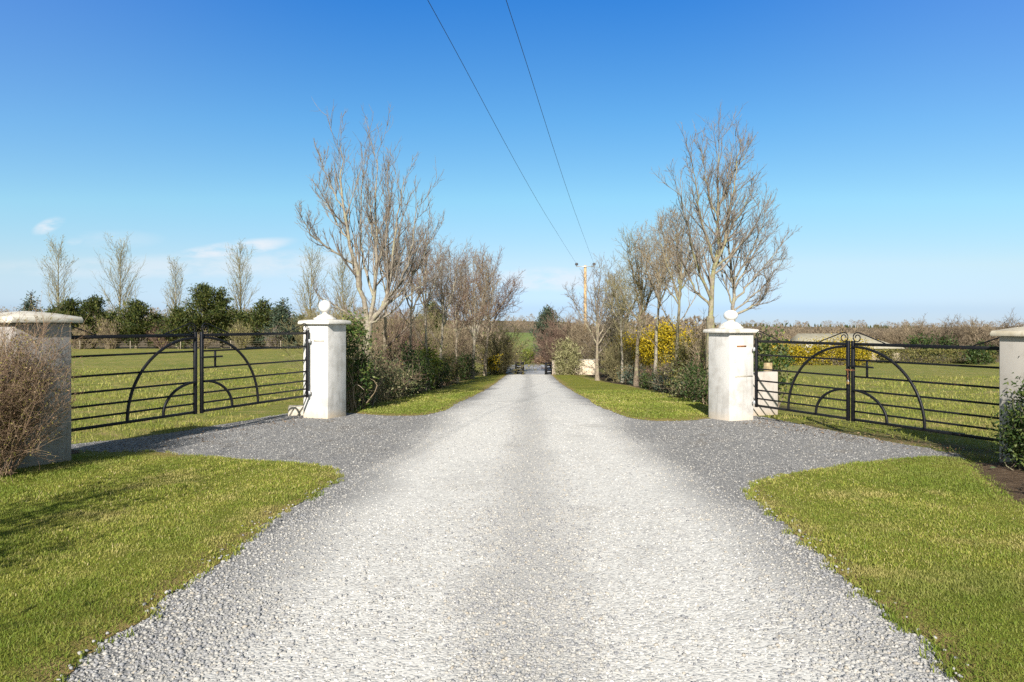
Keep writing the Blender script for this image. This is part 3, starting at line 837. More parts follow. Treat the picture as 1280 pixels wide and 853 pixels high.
def grow(rng, p0, d0, L, R, n, wob, up, taper):
    B = len(p0); P = np.zeros((B, n + 1, 3)); P[:, 0] = p0; d = norm(d0.copy())
    for i in range(n):
        d = d + rng.normal(0, wob, (B, 3)); d[:, 2] += up; d = norm(d)
        P[:, i + 1] = P[:, i] + d * (L / n)[:, None]
    t = np.linspace(0, 1, n + 1)
    return P, R[:, None] * (1 - (1 - taper) * t)[None]


def spawn(rng, P, Rd, L, k, t0, t1, ang, asd, ratio, fall=.55, rk=.62, rmin=.003, rmax=1):
    B, n, _ = P.shape
    t = t0 + (t1 - t0) * (np.arange(k)[None] + rng.random((B, k))) / k
    f = t * (n - 1); i = np.minimum(f.astype(int), n - 2); w = (f - i)[..., None]
    bi = np.arange(B)[:, None]
    pos = P[bi, i] * (1 - w) + P[bi, i + 1] * w; T = norm(P[bi, i + 1] - P[bi, i])
    rr = Rd[bi, i] * (1 - w[..., 0]) + Rd[bi, i + 1] * w[..., 0]
    az = (np.arange(k)[None] * 2.4 + rng.random((B, k)) * 1.6 + rng.random((B, 1)) * 6.28)
    ref = np.where(np.abs(T[..., 2:3]) > .9, np.array([1., 0, 0]), np.array([0, 0, 1.]))
    U = norm(np.cross(T, ref)); V = np.cross(T, U)
    a = np.radians(rng.normal(ang, asd, (B, k)))[..., None]
    d = np.cos(a) * T + np.sin(a) * (np.cos(az)[..., None] * U + np.sin(az)[..., None] * V)
    Ln = L[:, None] * ratio * (1 - fall * t) * rng.uniform(.65, 1.3, (B, k))
    Rn = np.clip(rr * rk * rng.uniform(.75, 1.1, (B, k)), rmin, rmax)
    return pos.reshape(-1, 3), d.reshape(-1, 3), Ln.ravel(), Rn.ravel()


def resample(P, R0, R1, n, rng, wob=0.03, power=1.0):
    P = np.array(P, float); s = np.r_[0, np.cumsum(np.linalg.norm(np.diff(P, axis=0), axis=1))]; q = np.linspace(0, s[-1], n)
    # smooth the corners a little
    O = np.stack([np.interp(q, s, P[:, c]) for c in range(3)], 1); k = np.array([.25, .5, .25])
    for _ in range(2): O[1:-1] = O[:-2] * .25 + O[1:-1] * .5 + O[2:] * .25
    O[1:-1] += rng.normal(0, wob, (n - 2, 3)) * np.array([1, 1, .2])
    return O, R0 + (R1 - R0) * np.linspace(0, 1, n) ** power, s[-1]


def bare_tree(name, label, limbs, trunk, levels, bark, twig, seed, group=None, cat='tree', buds=None, root_flare=True, limb_k=1.0):
    """trunk: (points, r0, r1); limbs: list of (points, r0, r1); levels: child specs"""
    rng = np.random.default_rng(seed)
    base = np.array(trunk[0][0], float)
    t = thing(name, label, cat, base, group)
    m = MB(); P, R, L = resample(trunk[0], trunk[1], trunk[2], 14, rng, .012)
    if root_flare: R = R * (1 + .55 * np.exp(-np.linspace(0, 9, 14)))
    m.tubes(P, R, 10)
    cm = MB(); Ps, Rs, Ls = [], [], []
    for (lp, r0, r1) in limbs:
        Q, RR, LL = resample(lp, r0, r1, 14, rng, .025); Ps.append(Q); Rs.append(RR); Ls.append(LL)
    if Ps:
        Ps = np.array(Ps); Rs = np.array(Rs); Ls = np.array(Ls); m.tubes(Ps, Rs * limb_k, 7)
    else:
        Ps = P[None]; Rs = R[None]; Ls = np.array([L])
    m.build('trunk', bark, t, base, smooth=True)
    for lv in levels:
        src = (Ps, Rs, Ls)
        if lv.get('trunk_too'):
            a = spawn(rng, P[None], R[None], np.array([L]), lv['trunk_too'], lv.get('tt0', .55), 1., lv['ang'] + 8, lv.get('asd', 10), lv['ratio'], .3, .5, lv.get('rmin', .003))
        b = spawn(rng, *src, lv['k'], lv.get('t0', .2), lv.get('t1', 1.), lv['ang'], lv.get('asd', 10), lv['ratio'], lv.get('fall', .55), lv.get('rk', .62), lv.get('rmin', .003))
        if lv.get('trunk_too'): b = tuple(np.concatenate([q, w]) for q, w in zip(a, b))
        mx = lv.get('lmax', 9); b = (b[0], b[1], np.minimum(b[2], mx), b[3])
        Ps, Rs = grow(rng, b[0], b[1], b[2], b[3], lv.get('n', 5), lv.get('wob', .1), lv.get('up', .05), lv.get('taper', .35)); Ls = b[2]
        cm.tubes(Ps, Rs, lv.get('sides', 4))
    if buds:
        nb, sz = buds; bi = rng.integers(0, len(Ps), nb); ti = rng.integers(1, Ps.shape[1], nb); C = Ps[bi, ti]
        cm2 = MB(); cm2.cards(C, norm(rng.normal(0, 1, (nb, 3)) + np.array([0, 0, .6])), norm(rng.normal(0, 1, (nb, 3))), sz * rng.uniform(.6, 1.4, nb), sz * .5 * rng.uniform(.6, 1.4, nb))
        cm2.build('leaves', M['buds'], t, base)
    cm.build('crown', twig, t, base)
    return t


def twigtip(k, ratio=.5, rmin=.004, **kw):
    return dict(k=k, t0=.1, ang=32, asd=12, ratio=ratio, n=4, wob=.1, up=.09, rmin=rmin, sides=3, fall=.35, rk=.65, **kw)


def limbs_px(L, y, rng, sd=.6):
    out = []; dense = []
    for (pts, r0, r1) in L:
        n = len(pts); o = rng.normal(0, sd); W = []; d0 = 0.; p0 = None
        for D in dense:                       # start each later limb on the limb it grows from
            px = PX0 + D[:, 0] / D[:, 1] * F; py = PY0 - (D[:, 2] - E) / D[:, 1] * F
            q = np.hypot(px - pts[0][0], py - pts[0][1] - max(0, 405 - pts[0][1]) * .095); k = int(q.argmin())
            if q[k] < 9 and (p0 is None or q[k] < best): best = q[k]; p0 = D[k]
        if p0 is not None: d0 = p0[1] - y
        for i, (a, b) in enumerate(pts): W.append(pt(a, b + max(0, 405 - b) * .095, y + d0 + o * i / max(1, n - 1)))
        if p0 is not None: W[0] = p0
        W = np.array(W); t_ = np.linspace(0, n - 1, 60); dense.append(np.stack([np.interp(t_, np.arange(n), W[:, c]) for c in range(3)], 1))
        out.append((W, r0, r1))
    return out


# --- the two big trees behind the gate pillars, limbs laid out one by one
rg = np.random.default_rng(5)
YB = 20.5
bx = pt(459, 500, YB); bz = Hs(bx[0], YB)
LB = limbs_px([
    ([(460, 408), (455, 372), (445, 330), (433, 275), (428, 225), (425, 160)], .105, .012),
    ([(438, 325), (411, 301), (386, 280), (376, 254)], .045, .009),
    ([(458, 412), (436, 391), (414, 377), (396, 363)], .05, .010),
    ([(430, 250), (412, 210), (400, 170)], .03, .007),
    ([(437, 290), (415, 255), (397, 215)], .034, .008),
    ([(461, 408), (466, 375), (470, 330), (471, 280), (469, 225), (471, 170)], .085, .010),
    ([(462, 408), (478, 385), (487, 345), (492, 300), (497, 250), (505, 205)], .085, .009),
    ([(462, 408), (482, 378), (503, 345), (514, 305), (519, 265), (523, 235)], .07, .008),
    ([(463, 400), (490, 375), (515, 345), (531, 310), (545, 270)], .06, .008),
    ([(465, 365), (456, 330), (450, 280), (452, 230), (455, 175)], .055, .008),
    ([(470, 330), (483, 290), (486, 245), (485, 190)], .05, .008),
    ([(463, 403), (488, 392), (512, 362), (538, 345)], .045, .007),
    ([(472, 300), (462, 262), (460, 215)], .035, .007)], YB, rg, .9)
bare_tree('bare_tree', 'tall many-stemmed bare tree rising right beside the pillar with the round ball', LB, ([(bx[0], YB, bz - .1), pt(459, 450, YB), pt(460, 405, YB)], .17, .135),
          [dict(k=15, t0=.15, ang=30, asd=11, ratio=.34, n=7, wob=.085, up=.17, rmin=.009, sides=5, fall=.4, rk=.45), dict(k=6, t0=.12, ang=30, asd=12, ratio=.55, n=5, wob=.09, up=.16, rmin=.0068, sides=4, fall=.35), twigtip(2, .6, .0052)],
          M['bark_pale'], M['twig_grey'], 51, limb_k=.8)
YR = 20.0
bx = pt(887, 500, YR); bz = Hs(bx[0], YR)
LR = limbs_px([
    ([(888, 400), (891, 335), (899, 292), (898, 240), (896, 195), (899, 150)], .10, .010),
    ([(892, 330), (908, 290), (914, 240), (921, 190), (926, 150)], .06, .008),
    ([(889, 370), (872, 330), (863, 290), (856, 255), (845, 218)], .06, .008),
    ([(888, 385), (866, 355), (852, 322), (845, 290), (838, 265)], .05, .007),
    ([(892, 320), (880, 280), (872, 235), (866, 190), (863, 168)], .05, .007),
    ([(898, 270), (886, 225), (879, 180), (876, 160)], .035, .006),
    ([(899, 245), (914, 205), (930, 175), (936, 155)], .04, .006),
    ([(895, 305), (912, 280), (931, 243), (943, 210)], .045, .007),
    ([(893, 330), (918, 305), (945, 275), (955, 240)], .045, .007)], YR, rg, .8)
bare_tree('bare_tree', 'tallest bare tree rising behind the pillar with the flattened ball', LR, ([(bx[0], YR, bz - .1), pt(888, 450, YR), pt(888, 396, YR)], .15, .115),
          [dict(k=19, t0=.12, ang=32, asd=10, ratio=.33, n=6, wob=.09, up=.10, rmin=.008, sides=5, fall=.4, rk=.5), dict(k=6, t0=.12, ang=32, asd=12, ratio=.55, n=5, wob=.09, up=.12, rmin=.006, sides=4, fall=.4), twigtip(3, .6, .0048)],
          M['bark_green'], M['twig_grey'], 52, limb_k=.8)
YR2 = 21.2
bx = pt(916, 500, YR2); bz = Hs(bx[0], YR2)
LR2 = limbs_px([
    ([(917, 395), (917, 353), (911, 310), (908, 265), (910, 225)], .07, .008),
    ([(919, 400), (940, 381), (954, 372), (961, 350), (955, 332)], .05, .010),
    ([(917, 375), (946, 338), (966, 311), (980, 288)], .045, .007),
    ([(917, 360), (942, 312), (955, 285), (962, 262)], .045, .007),
    ([(917, 350), (935, 315), (950, 280), (958, 245)], .045, .007),
    ([(919, 390), (945, 362), (965, 342), (978, 312)], .035, .006),
    ([(917, 380), (902, 340), (897, 310), (890, 285)], .035, .006)], YR2, rg, .8)
bare_tree('bare_tree', 'leaning bare tree with limbs spreading over the right gate, behind the flattened ball', LR2, ([(bx[0], YR2, bz - .1), pt(916, 450, YR2), pt(917, 393, YR2)], .10, .075),
          [dict(k=16, t0=.15, ang=34, asd=10, ratio=.33, n=6, wob=.09, up=.07, rmin=.008, sides=5, fall=.4, rk=.5), dict(k=6, t0=.12, ang=32, asd=12, ratio=.55, n=5, wob=.09, up=.12, rmin=.006, sides=4, fall=.4), twigtip(3, .6, .0048)],
          M['bark_pale'], M['twig_grey'], 53, limb_k=.85)


# --- the avenue trees: base pixel column, depth, top row, half width in pixels, trunk split row
def avenue(label, px, y, top, half, split, r, bark, twig, seed, lean=0, k=7, base_row=None, group='bare trees lining the drive', dens=1.0, y2=None):
    rng = np.random.default_rng(seed); x = pt(px, 400, y)[0]; z = Hs(x, y)
    top2 = split - .45 * (split - top)
    tr = [np.array((x, y, z - .08)), pt(px + lean * .4 + rng.normal(0, 1), (split + PY0 + (E - z) / y * F) / 2, y), pt(px + lean, split, y), pt(px + lean * 1.5 + rng.normal(0, 1.5), top2, y)]
    gb = PY0 + (E - z) / y * F
    lm = []
    for i in range(k):
        a = (i + .5) / k * 2 - 1; a += rng.normal(0, .12); h = top + abs(a) ** 1.6 * (split - top) * .45 + rng.uniform(0, .12) * (split - top)
        st_ = rng.uniform(0, 1) ** 1.3; s0_ = split + .12 * (gb - split) - st_ * .5 * (split - top) * (1 - .5 * abs(a)); q = [pt(px + lean * (1 + .3 * st_), s0_, y)]
        o = rng.normal(0, .5) * half / F * y
        for f in (.35, .7, 1.0):
            q.append(pt(px + lean + a * half * f ** .85 + rng.normal(0, 1.2), s0_ + (min(h, s0_ - 12) - s0_) * f, y) + np.array((0, o * f, 0)))
        lm.append((q, r * rng.uniform(.34, .52), .007))
    px1 = y / 683.                     # size of one render pixel here
    return bare_tree('bare_tree', label, lm, (tr, r, r * .28),
                     [dict(k=int(13 * dens), t0=.12, ang=36, asd=12, ratio=.38, n=5, wob=.12, up=.07, rmin=max(.006, .17 * px1), sides=4, fall=.35, rk=.5, trunk_too=4, tt0=.35),
                      dict(k=int(8 * dens), t0=.1, ang=38, asd=14, ratio=.5, n=4, wob=.13, up=.07, rmin=max(.0045, .14 * px1), sides=3, fall=.3), twigtip(3, .55, max(.0038, .12 * px1))],
                     bark, twig, seed, group)


avenue('slender mottled bare tree just past the tallest left-side tree, stem before brown twigs', 478, 23, 262, 32, 372, .085, M['bark_brown'], M['twig_grey'], 61, 6, 6)
avenue('thin bare tree above the dark low shrubs, third along the left side', 512, 27, 300, 28, 380, .075, M['bark_brown'], M['twig_red'], 62, 3, 6)
avenue('pale straight-stemmed bare tree above the dark green bush, fourth along the left side', 533, 30, 285, 26, 372, .085, M['bark_pale'], M['twig_grey'], 63, -2, 7)
avenue('pale forked bare tree above the yellow-green bush, fifth along the left side', 550, 34, 305, 27, 398, .09, M['bark_pale'], M['twig_grey'], 64, 4, 7)
avenue('bare tree with fine russet twigs, sixth along the left side of the drive', 571, 40, 320, 30, 420, .09, M['bark_brown'], M['twig_red'], 65, 0, 8)
avenue('broad bare tree with pale double stem at the end of the left verge', 590, 47, 322, 34, 425, .12, M['bark_pale'], M['twig_tan'], 66, 3, 9, dens=1.1)
avenue('russet wide-crowned bare tree farthest along the left side, reaching towards the sky gap', 606, 54, 326, 42, 420, .13, M['bark_brown'], M['twig_red'], 67, 4, 10, dens=1.2)

avenue('bare tree with mottled trunk nearest the flattened-ball pillar, before the gorse end', 845, 29, 262, 42, 372, .10, M['bark_green'], M['twig_tan'], 71, 4, 9)
avenue('pale crooked bare tree in front of the yellow gorse, second of the right row', 819, 34, 272, 34, 385, .10, M['bark_pale'], M['twig_tan'], 72, 4, 8)
avenue('dark-stemmed bare tree on the verge edge in front of the gorse', 795, 36, 292, 34, 398, .115, M['bark_dark'], M['twig_olive'], 73, 5, 8)
avenue('thin straight pale bare tree by the left end of the gorse', 778, 42, 335, 26, 410, .085, M['bark_pale'], M['twig_olive'], 74, -2, 7)
avenue('wide spreading pale-trunked bare tree at the far end of the right verge', 747, 45, 328, 46, 425, .125, M['bark_brown'], M['twig_grey'], 75, 0, 9, dens=.85)
avenue('small bare tree between the wide pale-trunked tree and the gorse', 764, 48, 345, 26, 420, .08, M['bark_brown'], M['twig_grey'], 76, 2, 7)


# --- tall slim poplars beyond the left field
def poplar(label, px, y, top, half, base_row, seed, twig):
    rng = np.random.default_rng(seed); x = pt(px, 400, y)[0]; z = Hs(x, y)
    tp = pt(px + rng.normal(0, 2), top, y); tr = [np.array((x, y, z - .1)), (np.array((x, y, z)) + tp) / 2 + rng.normal(0, .1, 3), tp]
    return bare_tree('poplar_tree', label, [], (tr, .17, .015),
                     [dict(k=46, t0=.22, t1=.98, ang=34, asd=7, ratio=half / F * y / (.62 * (tp[2] - z)) * 1.55, n=6, wob=.07, up=.10, rmin=.024, sides=4, fall=.62, rk=.4),
                      dict(k=8, t0=.15, ang=34, asd=12, ratio=.42, n=4, wob=.12, up=.1, rmin=.016, sides=3, fall=.35), dict(k=3, t0=.2, ang=36, asd=14, ratio=.5, n=3, wob=.12, up=.1, rmin=.011, sides=3, fall=.3)],
                     M['bark_green'], twig, seed, 'slim poplars beyond the left field', buds=(260, .16))


poplar('leftmost slim bare poplar above the pines, over the grey pillar cap', 72, 96, 311, 19, 437, 81, M['twig_olive'])
poplar('wide-headed bare poplar between the two left clumps of pine', 147, 95, 315, 24, 437, 82, M['twig_olive'])
poplar('smallest thin bare poplar just left of the big pyramid pine', 222, 99, 334, 15, 437, 83, M['twig_olive'])
poplar('bare poplar between the big pyramid pine and the dark spruce', 303, 96, 314, 19, 437, 84, M['twig_olive'])
poplar('bare poplar just left of the round white ball', 388, 97, 321, 20, 437, 85, M['twig_olive'])
poplar('bare poplar glimpsed behind the big tree right of the round ball', 431, 98, 328, 18, 437, 86, M['twig_olive'])


# --- conifers
def conifer(label, px, y, top, half, mat, seed, kind='pine', base_row=437, n=3400, name='pine_tree', group='conifers beyond the left field', open_=.04):
    rng = np.random.default_rng(seed); x = pt(px, 400, y)[0]; z = Hs(x, y); ht = pt(px, top, y)[2] - z; Rm = 1.28 * half / F * y; n = int(n * 2.3)
    t = thing(name, label, 'tree', (x, y, z), group)
    m = MB(); P = np.array([(x, y, z - .1), (x + .05, y, z + ht * .5), (x, y, z + ht * .93)]); Q, RR, _ = resample(P, .2, .03, 10, rng, .03); m.tubes(Q, RR, 7); m.build('trunk', M['bark_dark'], t, (x, y, z), smooth=True)
    # boughs: tiers of drooping or rising arms that carry needle sprays
    nb = int(60 + ht * 7); f = np.sort(rng.random(nb)) ** .9; f = open_ + (1 - open_) * f
    if kind == 'pine': prof = np.clip(np.minimum(1, (1.02 - f) * 1.55) ** .85 * (0.55 + .45 * np.minimum(1, f / .35)), .06, 1)
    else: prof = np.clip((1.02 - f) ** .95 * 1.05, .04, 1)
    az = rng.uniform(0, 6.283, nb); Lb = Rm * prof * rng.uniform(.55, 1.2, nb)
    el = rng.normal(.35 if kind == 'pine' else .0, .2, nb)
    d = np.stack([np.cos(az) * np.cos(el), np.sin(az) * np.cos(el), np.sin(el)], 1)
    p0 = np.stack([np.full(nb, x), np.full(nb, y), z + ht * f], 1)
    BP, BR = grow(rng, p0, d, Lb, np.full(nb, .05), 5, .08, .06 if kind == 'pine' else -.02, .3)
    cm = MB(); bw = MB(); bw.tubes(BP, BR, 4); bw.build('branches', M['bark_dark'], t, (x, y, z))
    bi = rng.choice(nb, n, p=Lb / Lb.sum()); tt = rng.random(n) ** .6 * 5; i = np.minimum(tt.astype(int), 4); w = (tt - i)[:, None]
    C = BP[bi, i] * (1 - w) + BP[bi, i + 1] * w; T = norm(BP[bi, i + 1] - BP[bi, i])
    s = .16 * Rm ** .5
    C = C + rng.normal(0, 1, (n, 3)) * np.array([s, s, s * .7]) * 1.1
    D = norm(T * .8 + rng.normal(0, .6, (n, 3)) + np.array([0, 0, .45 if kind == 'pine' else -.05])); N = norm(rng.normal(0, 1, (n, 3)) + np.array([0, -.2, .7]))
    cm.cards(C, D, N, rng.uniform(.22, .5, n), rng.uniform(.07, .16, n)); cm.build('crown', mat, t, (x, y, z))
    return t


conifer('small blue-green spruce with a thin spire, leftmost of the conifers', 39, 92, 365, 20, M['spruce'], 91, 'spruce', n=1500, name='spruce_tree')
conifer('broad dark pine right behind the grey pillar cap', 88, 86, 377, 24, M['pine'], 92, n=2600)
conifer('dark round-topped pine right of the broad pine by the grey pillar', 118, 87, 370, 19, M['pine'], 93, n=2600)
conifer('lone bushy pine between the second and third poplars from the left', 170, 87, 379, 25, M['pine'], 94, n=2800)
conifer('small low pine at the left foot of the big pyramid pine', 224, 86, 390, 20, M['pine'], 95, n=2200)
conifer('biggest pyramid-shaped green pine in the row beyond the left field', 254, 88, 358, 30, M['pine'], 96, n=4600)
conifer('narrower dark pine joined to the right side of the pyramid pine', 277, 89, 362, 17, M['pine'], 97, n=2600)
conifer('yellowish young pine beside the dark spruce', 328, 88, 377, 20, M['pine'], 98, n=2400)
conifer('dark blue-green spruce with pointed top nearest the round white ball', 354, 87, 374, 25, M['spruce'], 99, 'spruce', n=3000, name='spruce_tree')
conifer('low wide pine between the lone bushy pine and the two dark ones', 142, 88, 392, 17, M['pine'], 102, n=1900)
conifer('low pine tucked between the lone bushy pine and the third poplar', 197, 89, 394, 17, M['pine'], 103, n=1900)
conifer('short dark pine between the pyramid pine and the yellowish young pine', 303, 89, 391, 17, M['pine'], 104, n=1900)
conifer('short dark pine peeping out right of the pointed spruce', 377, 89, 396, 13, M['pine'], 105, n=1500)
conifer('low dark pine at the far left, right above the grey pillar cap edge', 66, 88, 389, 17, M['pine'], 106, n=1700)
conifer('dark evergreen tree closing the view at the far end of the drive', 685, 100, 386, 19, M['spruce'], 100, 'pine', n=4200, name='evergreen_tree', group=None, open_=.06)
conifer('small dark evergreen peering through the hedge behind the fourth left tree', 540, 70, 380, 20, M['pine'], 101, 'pine', n=1800, name='evergreen_tree', group=None)


# ---------------------------------------------------------------- shrubs
def leafy(name, label, x, y, rx, ry, h, n, ls, mats, seed, z0=0., twigs=0, twig=None, cat='shrub', group=None, clumps=26, lw=.5, flowers=None, low=.0, hug=.32, box=False):
    rng = np.random.default_rng(seed); z = Hs(x, y)
    t = thing(name, label, cat, (x, y, z), group); off = (x, y, z)
    # clumps spread through the volume, more of them near the outside
    d = norm(rng.normal(0, 1, (clumps, 3))); r = rng.uniform(.35, 1.0, (clumps, 1)) ** .6
    c = d * r * np.array([rx, ry, h * .5]) + np.array([x, y, z + h * (.5 + low)])
    c[:, 2] = np.maximum(c[:, 2], z + .06)
    st_n = 9; p0 = np.tile([x, y, z - .05], (clumps, 1)) + np.c_[rng.normal(0, .3, (clumps, 2)) * np.array([rx, ry]), np.zeros(clumps)]
    m = MB(); tline = np.linspace(0, 1, 6)[None, :, None]; bow = np.sin(np.pi * np.linspace(0, 1, 6))[None, :, None] * rng.normal(0, .08, (clumps, 1, 3)) * h
    m.tubes(p0[:, None] * (1 - tline) + c[:, None] * tline + bow, np.tile(np.linspace(.018, .005, 6) * max(.6, h / 2), (clumps, 1)), 4)
    if twigs:
        sp = norm(rng.normal(0, 1, (twigs, 3)) + np.array([0, 0, 1.0])); ci = rng.integers(0, clumps, twigs)
        TP, TR = grow(rng, c[ci] + rng.normal(0, .15, (twigs, 3)) * h * .5, sp, rng.uniform(.2, .6, twigs) * h * .5, np.full(twigs, max(.003, .13 * y / 683)), 4, .15, .05, .4); m.tubes(TP, TR, 3)
    m.build('stems', twig or M['bark_dark'], t, off)
    ci = rng.integers(0, clumps, n); sg = hug * min(rx, ry, h * .5)
    C = c[ci] + rng.normal(0, 1, (n, 3)) * sg * rng.uniform(.5, 1.4, (clumps, 1))[ci]
    C[:, 2] = np.maximum(C[:, 2], z + .02)
    if box:
        q = rng.uniform(-1, 1, (n, 3)); ax_ = rng.integers(0, 3, n); q[np.arange(n), ax_] = np.sign(q[np.arange(n), ax_]) * rng.uniform(.82, 1.03, n)
        C = np.array([x, y, z + h * .5]) + q * np.array([rx, ry, h * .5]) + rng.normal(0, .03, (n, 3)); C[:, 2] = np.maximum(C[:, 2], z + .02)
    D = norm(rng.normal(0, 1, (n, 3)) + np.array([0, -.15, .35])); N = norm(rng.normal(0, 1, (n, 3)) + np.array([0, -.3, .8]))
    m = MB(); m.cards(C, D, N, ls * rng.uniform(.6, 1.4, n), ls * lw * rng.uniform(.7, 1.3, n)); m.build('foliage', mats, t, off)
    if flowers:
        fn, fmat, fs = flowers; ci = rng.integers(0, clumps, fn)
        up = rng.random(clumps) < .8
        C = c[ci] + rng.normal(0, 1, (fn, 3)) * sg * 1.15 + np.array([0, -.05, .06]) * h
        k = up[ci] & (C[:, 2] > z + h * .25); C = C[k]; fn = len(C)
        m = MB(); m.cards(C, norm(rng.normal(0, 1, (fn, 3)) + np.array([0, 0, .6])), norm(rng.normal(0, 1, (fn, 3))), fs * rng.uniform(.7, 1.3, fn), fs * .7 * rng.uniform(.7, 1.3, fn)); m.build('blossom', fmat, t, off)
    return t


def twiggy(name, label, x, y, r, h, k0, k1, k2, mat, seed, rad=.012, rmin=.003, cat='bush', group=None, buds=0, bs=.03, spread=34, up=.05, wob=.12, squash=1., dead=0):
    rng = np.random.default_rng(seed); z = Hs(x, y)
    t = thing(name, label, cat, (x, y, z), group); off = (x, y, z); m = MB()
    az = rng.uniform(0, 6.283, k0); a = np.abs(rng.normal(0, math.radians(spread), k0))
    d = np.stack([np.cos(az) * np.sin(a), np.sin(az) * np.sin(a) * squash, np.cos(a)], 1)
    p0 = np.stack([x + np.cos(az) * r * .28 * rng.random(k0), y + np.sin(az) * r * .28 * rng.random(k0), np.full(k0, z - .04)], 1)
    L = h * rng.uniform(.6, 1.08, k0) * (1 - .25 * (a / 1.2))
    P, R = grow(rng, p0, d, L, np.full(k0, rad) * rng.uniform(.6, 1.2, k0), 7, wob * .7, up, .3); m.tubes(P, R, 5)
    b = spawn(rng, P, R, L, k1, .18, 1., 38, 14, .38, .45, .6, rmin); P, R = grow(rng, *b, 5, wob, up, .5); m.tubes(P, R, 3)
    if k2:
        b = spawn(rng, P, R, b[2], k2, .15, 1., 42, 16, .55, .4, .7, rmin * .8); P, R = grow(rng, *b, 4, wob, up, .6); m.tubes(P, R, 3)
    m.build('branches', mat, t, off)
    if buds:
        bi = rng.integers(0, len(P), buds); ti = rng.integers(1, P.shape[1], buds)
        m = MB(); m.cards(P[bi, ti], norm(rng.normal(0, 1, (buds, 3)) + np.array([0, 0, .7])), norm(rng.normal(0, 1, (buds, 3))), bs * rng.uniform(.6, 1.4, buds), bs * .55 * rng.uniform(.7, 1.3, buds)); m.build('leaves', M['buds'], t, off)
    if dead:
        bi = rng.integers(0, len(P), dead); ti = rng.integers(1, P.shape[1], dead)
        m = MB(); m.cards(P[bi, ti], norm(rng.normal(0, 1, (dead, 3))), norm(rng.normal(0, 1, (dead, 3))), bs * 1.3 * rng.uniform(.6, 1.4, dead), bs * .8 * rng.uniform(.7, 1.3, dead)); m.build('withered_leaves', M['deadleaf'], t, off)
    return t


# foreground bushes
twiggy('twiggy_bush', 'bare brown twiggy bush with tiny buds against the grey gate pillar', -5.95, 7.75, .85, 1.80, 120, 14, 6, M['twig_bush'], 111, .0065, .0021, buds=8000, bs=.021, spread=18, up=.04, wob=.15, dead=1500)
leafy('glossy_bush', 'glossy dark green bush at the foot of the buff gate pillar', 6.43, 8.15, .48, .42, 1.05, 8500, .058, M['glossy'], 112, clumps=70, hug=.30, twigs=150, lw=.42)
leafy('low_bush', 'low dark evergreen bush on the bare soil bed beyond the right lawn', 5.35, 5.55, .42, .4, .95, 1400, .06, M['glossy'], 113, clumps=30)
# left hedge row
leafy('ivy_shrub', 'tall ivy-covered shrub pressed against the round-ball pillar', -3.72, 15.75, .42, .5, 2.15, 3400, .085, M['ivy'], 121, clumps=44, twigs=120, twig=M['twig_tan'], low=.02)
leafy('hedge_shrub', 'ivy-clad thicket around the foot of the tallest left-side tree', -4.2, 18.6, .75, .8, 2.0, 1500, .085, M['varieg'], 131, clumps=40, twigs=900, twig=M['twig_tan'])
leafy('hedge_shrub', 'mixed green and straw-coloured shrub just past the ivy-covered shrub', -3.75, 17.0, .55, .6, 1.15, 2400, .075, M['varieg'], 122, clumps=40, twigs=600, twig=M['twig_grey'])
leafy('hedge_shrub', 'straw-speckled low twiggy shrub at the verge edge below the slender mottled tree', -3.75, 20.2, .55, .8, 1.1, 1700, .085, M['varieg'], 123, clumps=36, twigs=700, twig=M['twig_tan'])
twiggy('bare_shrub', 'purple-brown leafless shrub between the straw-speckled shrub and the dark bush', -4.35, 22.5, .8, 2.35, 34, 10, 5, M['twig_red'], 124, .014, .0055, buds=300, bs=.06)
leafy('hedge_shrub', 'speckled grey shrub on the verge before the dark green bush', -3.9, 22.8, .6, .8, 1.2, 2300, .09, M['varieg'], 125, clumps=34, twigs=380, twig=M['twig_grey'])
leafy('hedge_shrub', 'big dark green bush halfway along the left verge', -3.95, 26.2, .75, 1.5, 1.85, 3600, .10, M['darkleaf'], 126, clumps=46, twigs=160)
leafy('hedge_shrub', 'upright yellow-green bush following the big dark green bush', -3.75, 30.2, .5, .9, 2.0, 2600, .11, M['limeleaf'], 127, clumps=36, twigs=120)
leafy('hedge_shrub', 'dark low bush under the fifth left tree', -3.7, 33.5, .6, 1.6, 1.5, 2300, .11, M['darkleaf'], 128, clumps=34, twigs=240, twig=M['twig_red'])
leafy('hedge_shrub', 'dull bronze bush before the pale double-stemmed tree', -3.6, 38.5, .65, 2.0, 1.7, 2300, .12, M['gorse_green'], 129, clumps=34, twigs=320, twig=M['twig_red'])
leafy('hedge_shrub', 'dark bush under the broad double-stemmed tree', -3.2, 46.0, .7, 2.6, 1.8, 2300, .14, M['darkleaf'], 130, clumps=34, twigs=320, twig=M['twig_red'])
leafy('gorse_bush', 'small yellow-flowered gorse at the far end of the left verge', -1.55, 56.5, .6, .7, 1.4, 900, .16, M['gorse_green'], 132, clumps=24, flowers=(380, M['gorse'], .16))
twiggy('round_bush', 'big rounded olive-brown bare bush at the far end of the left verge', -.95, 59.3, 1.9, 4.2, 60, 14, 7, M['twig_olive'], 133, .03, .012, spread=36, wob=.14, up=.0, buds=900, bs=.16)
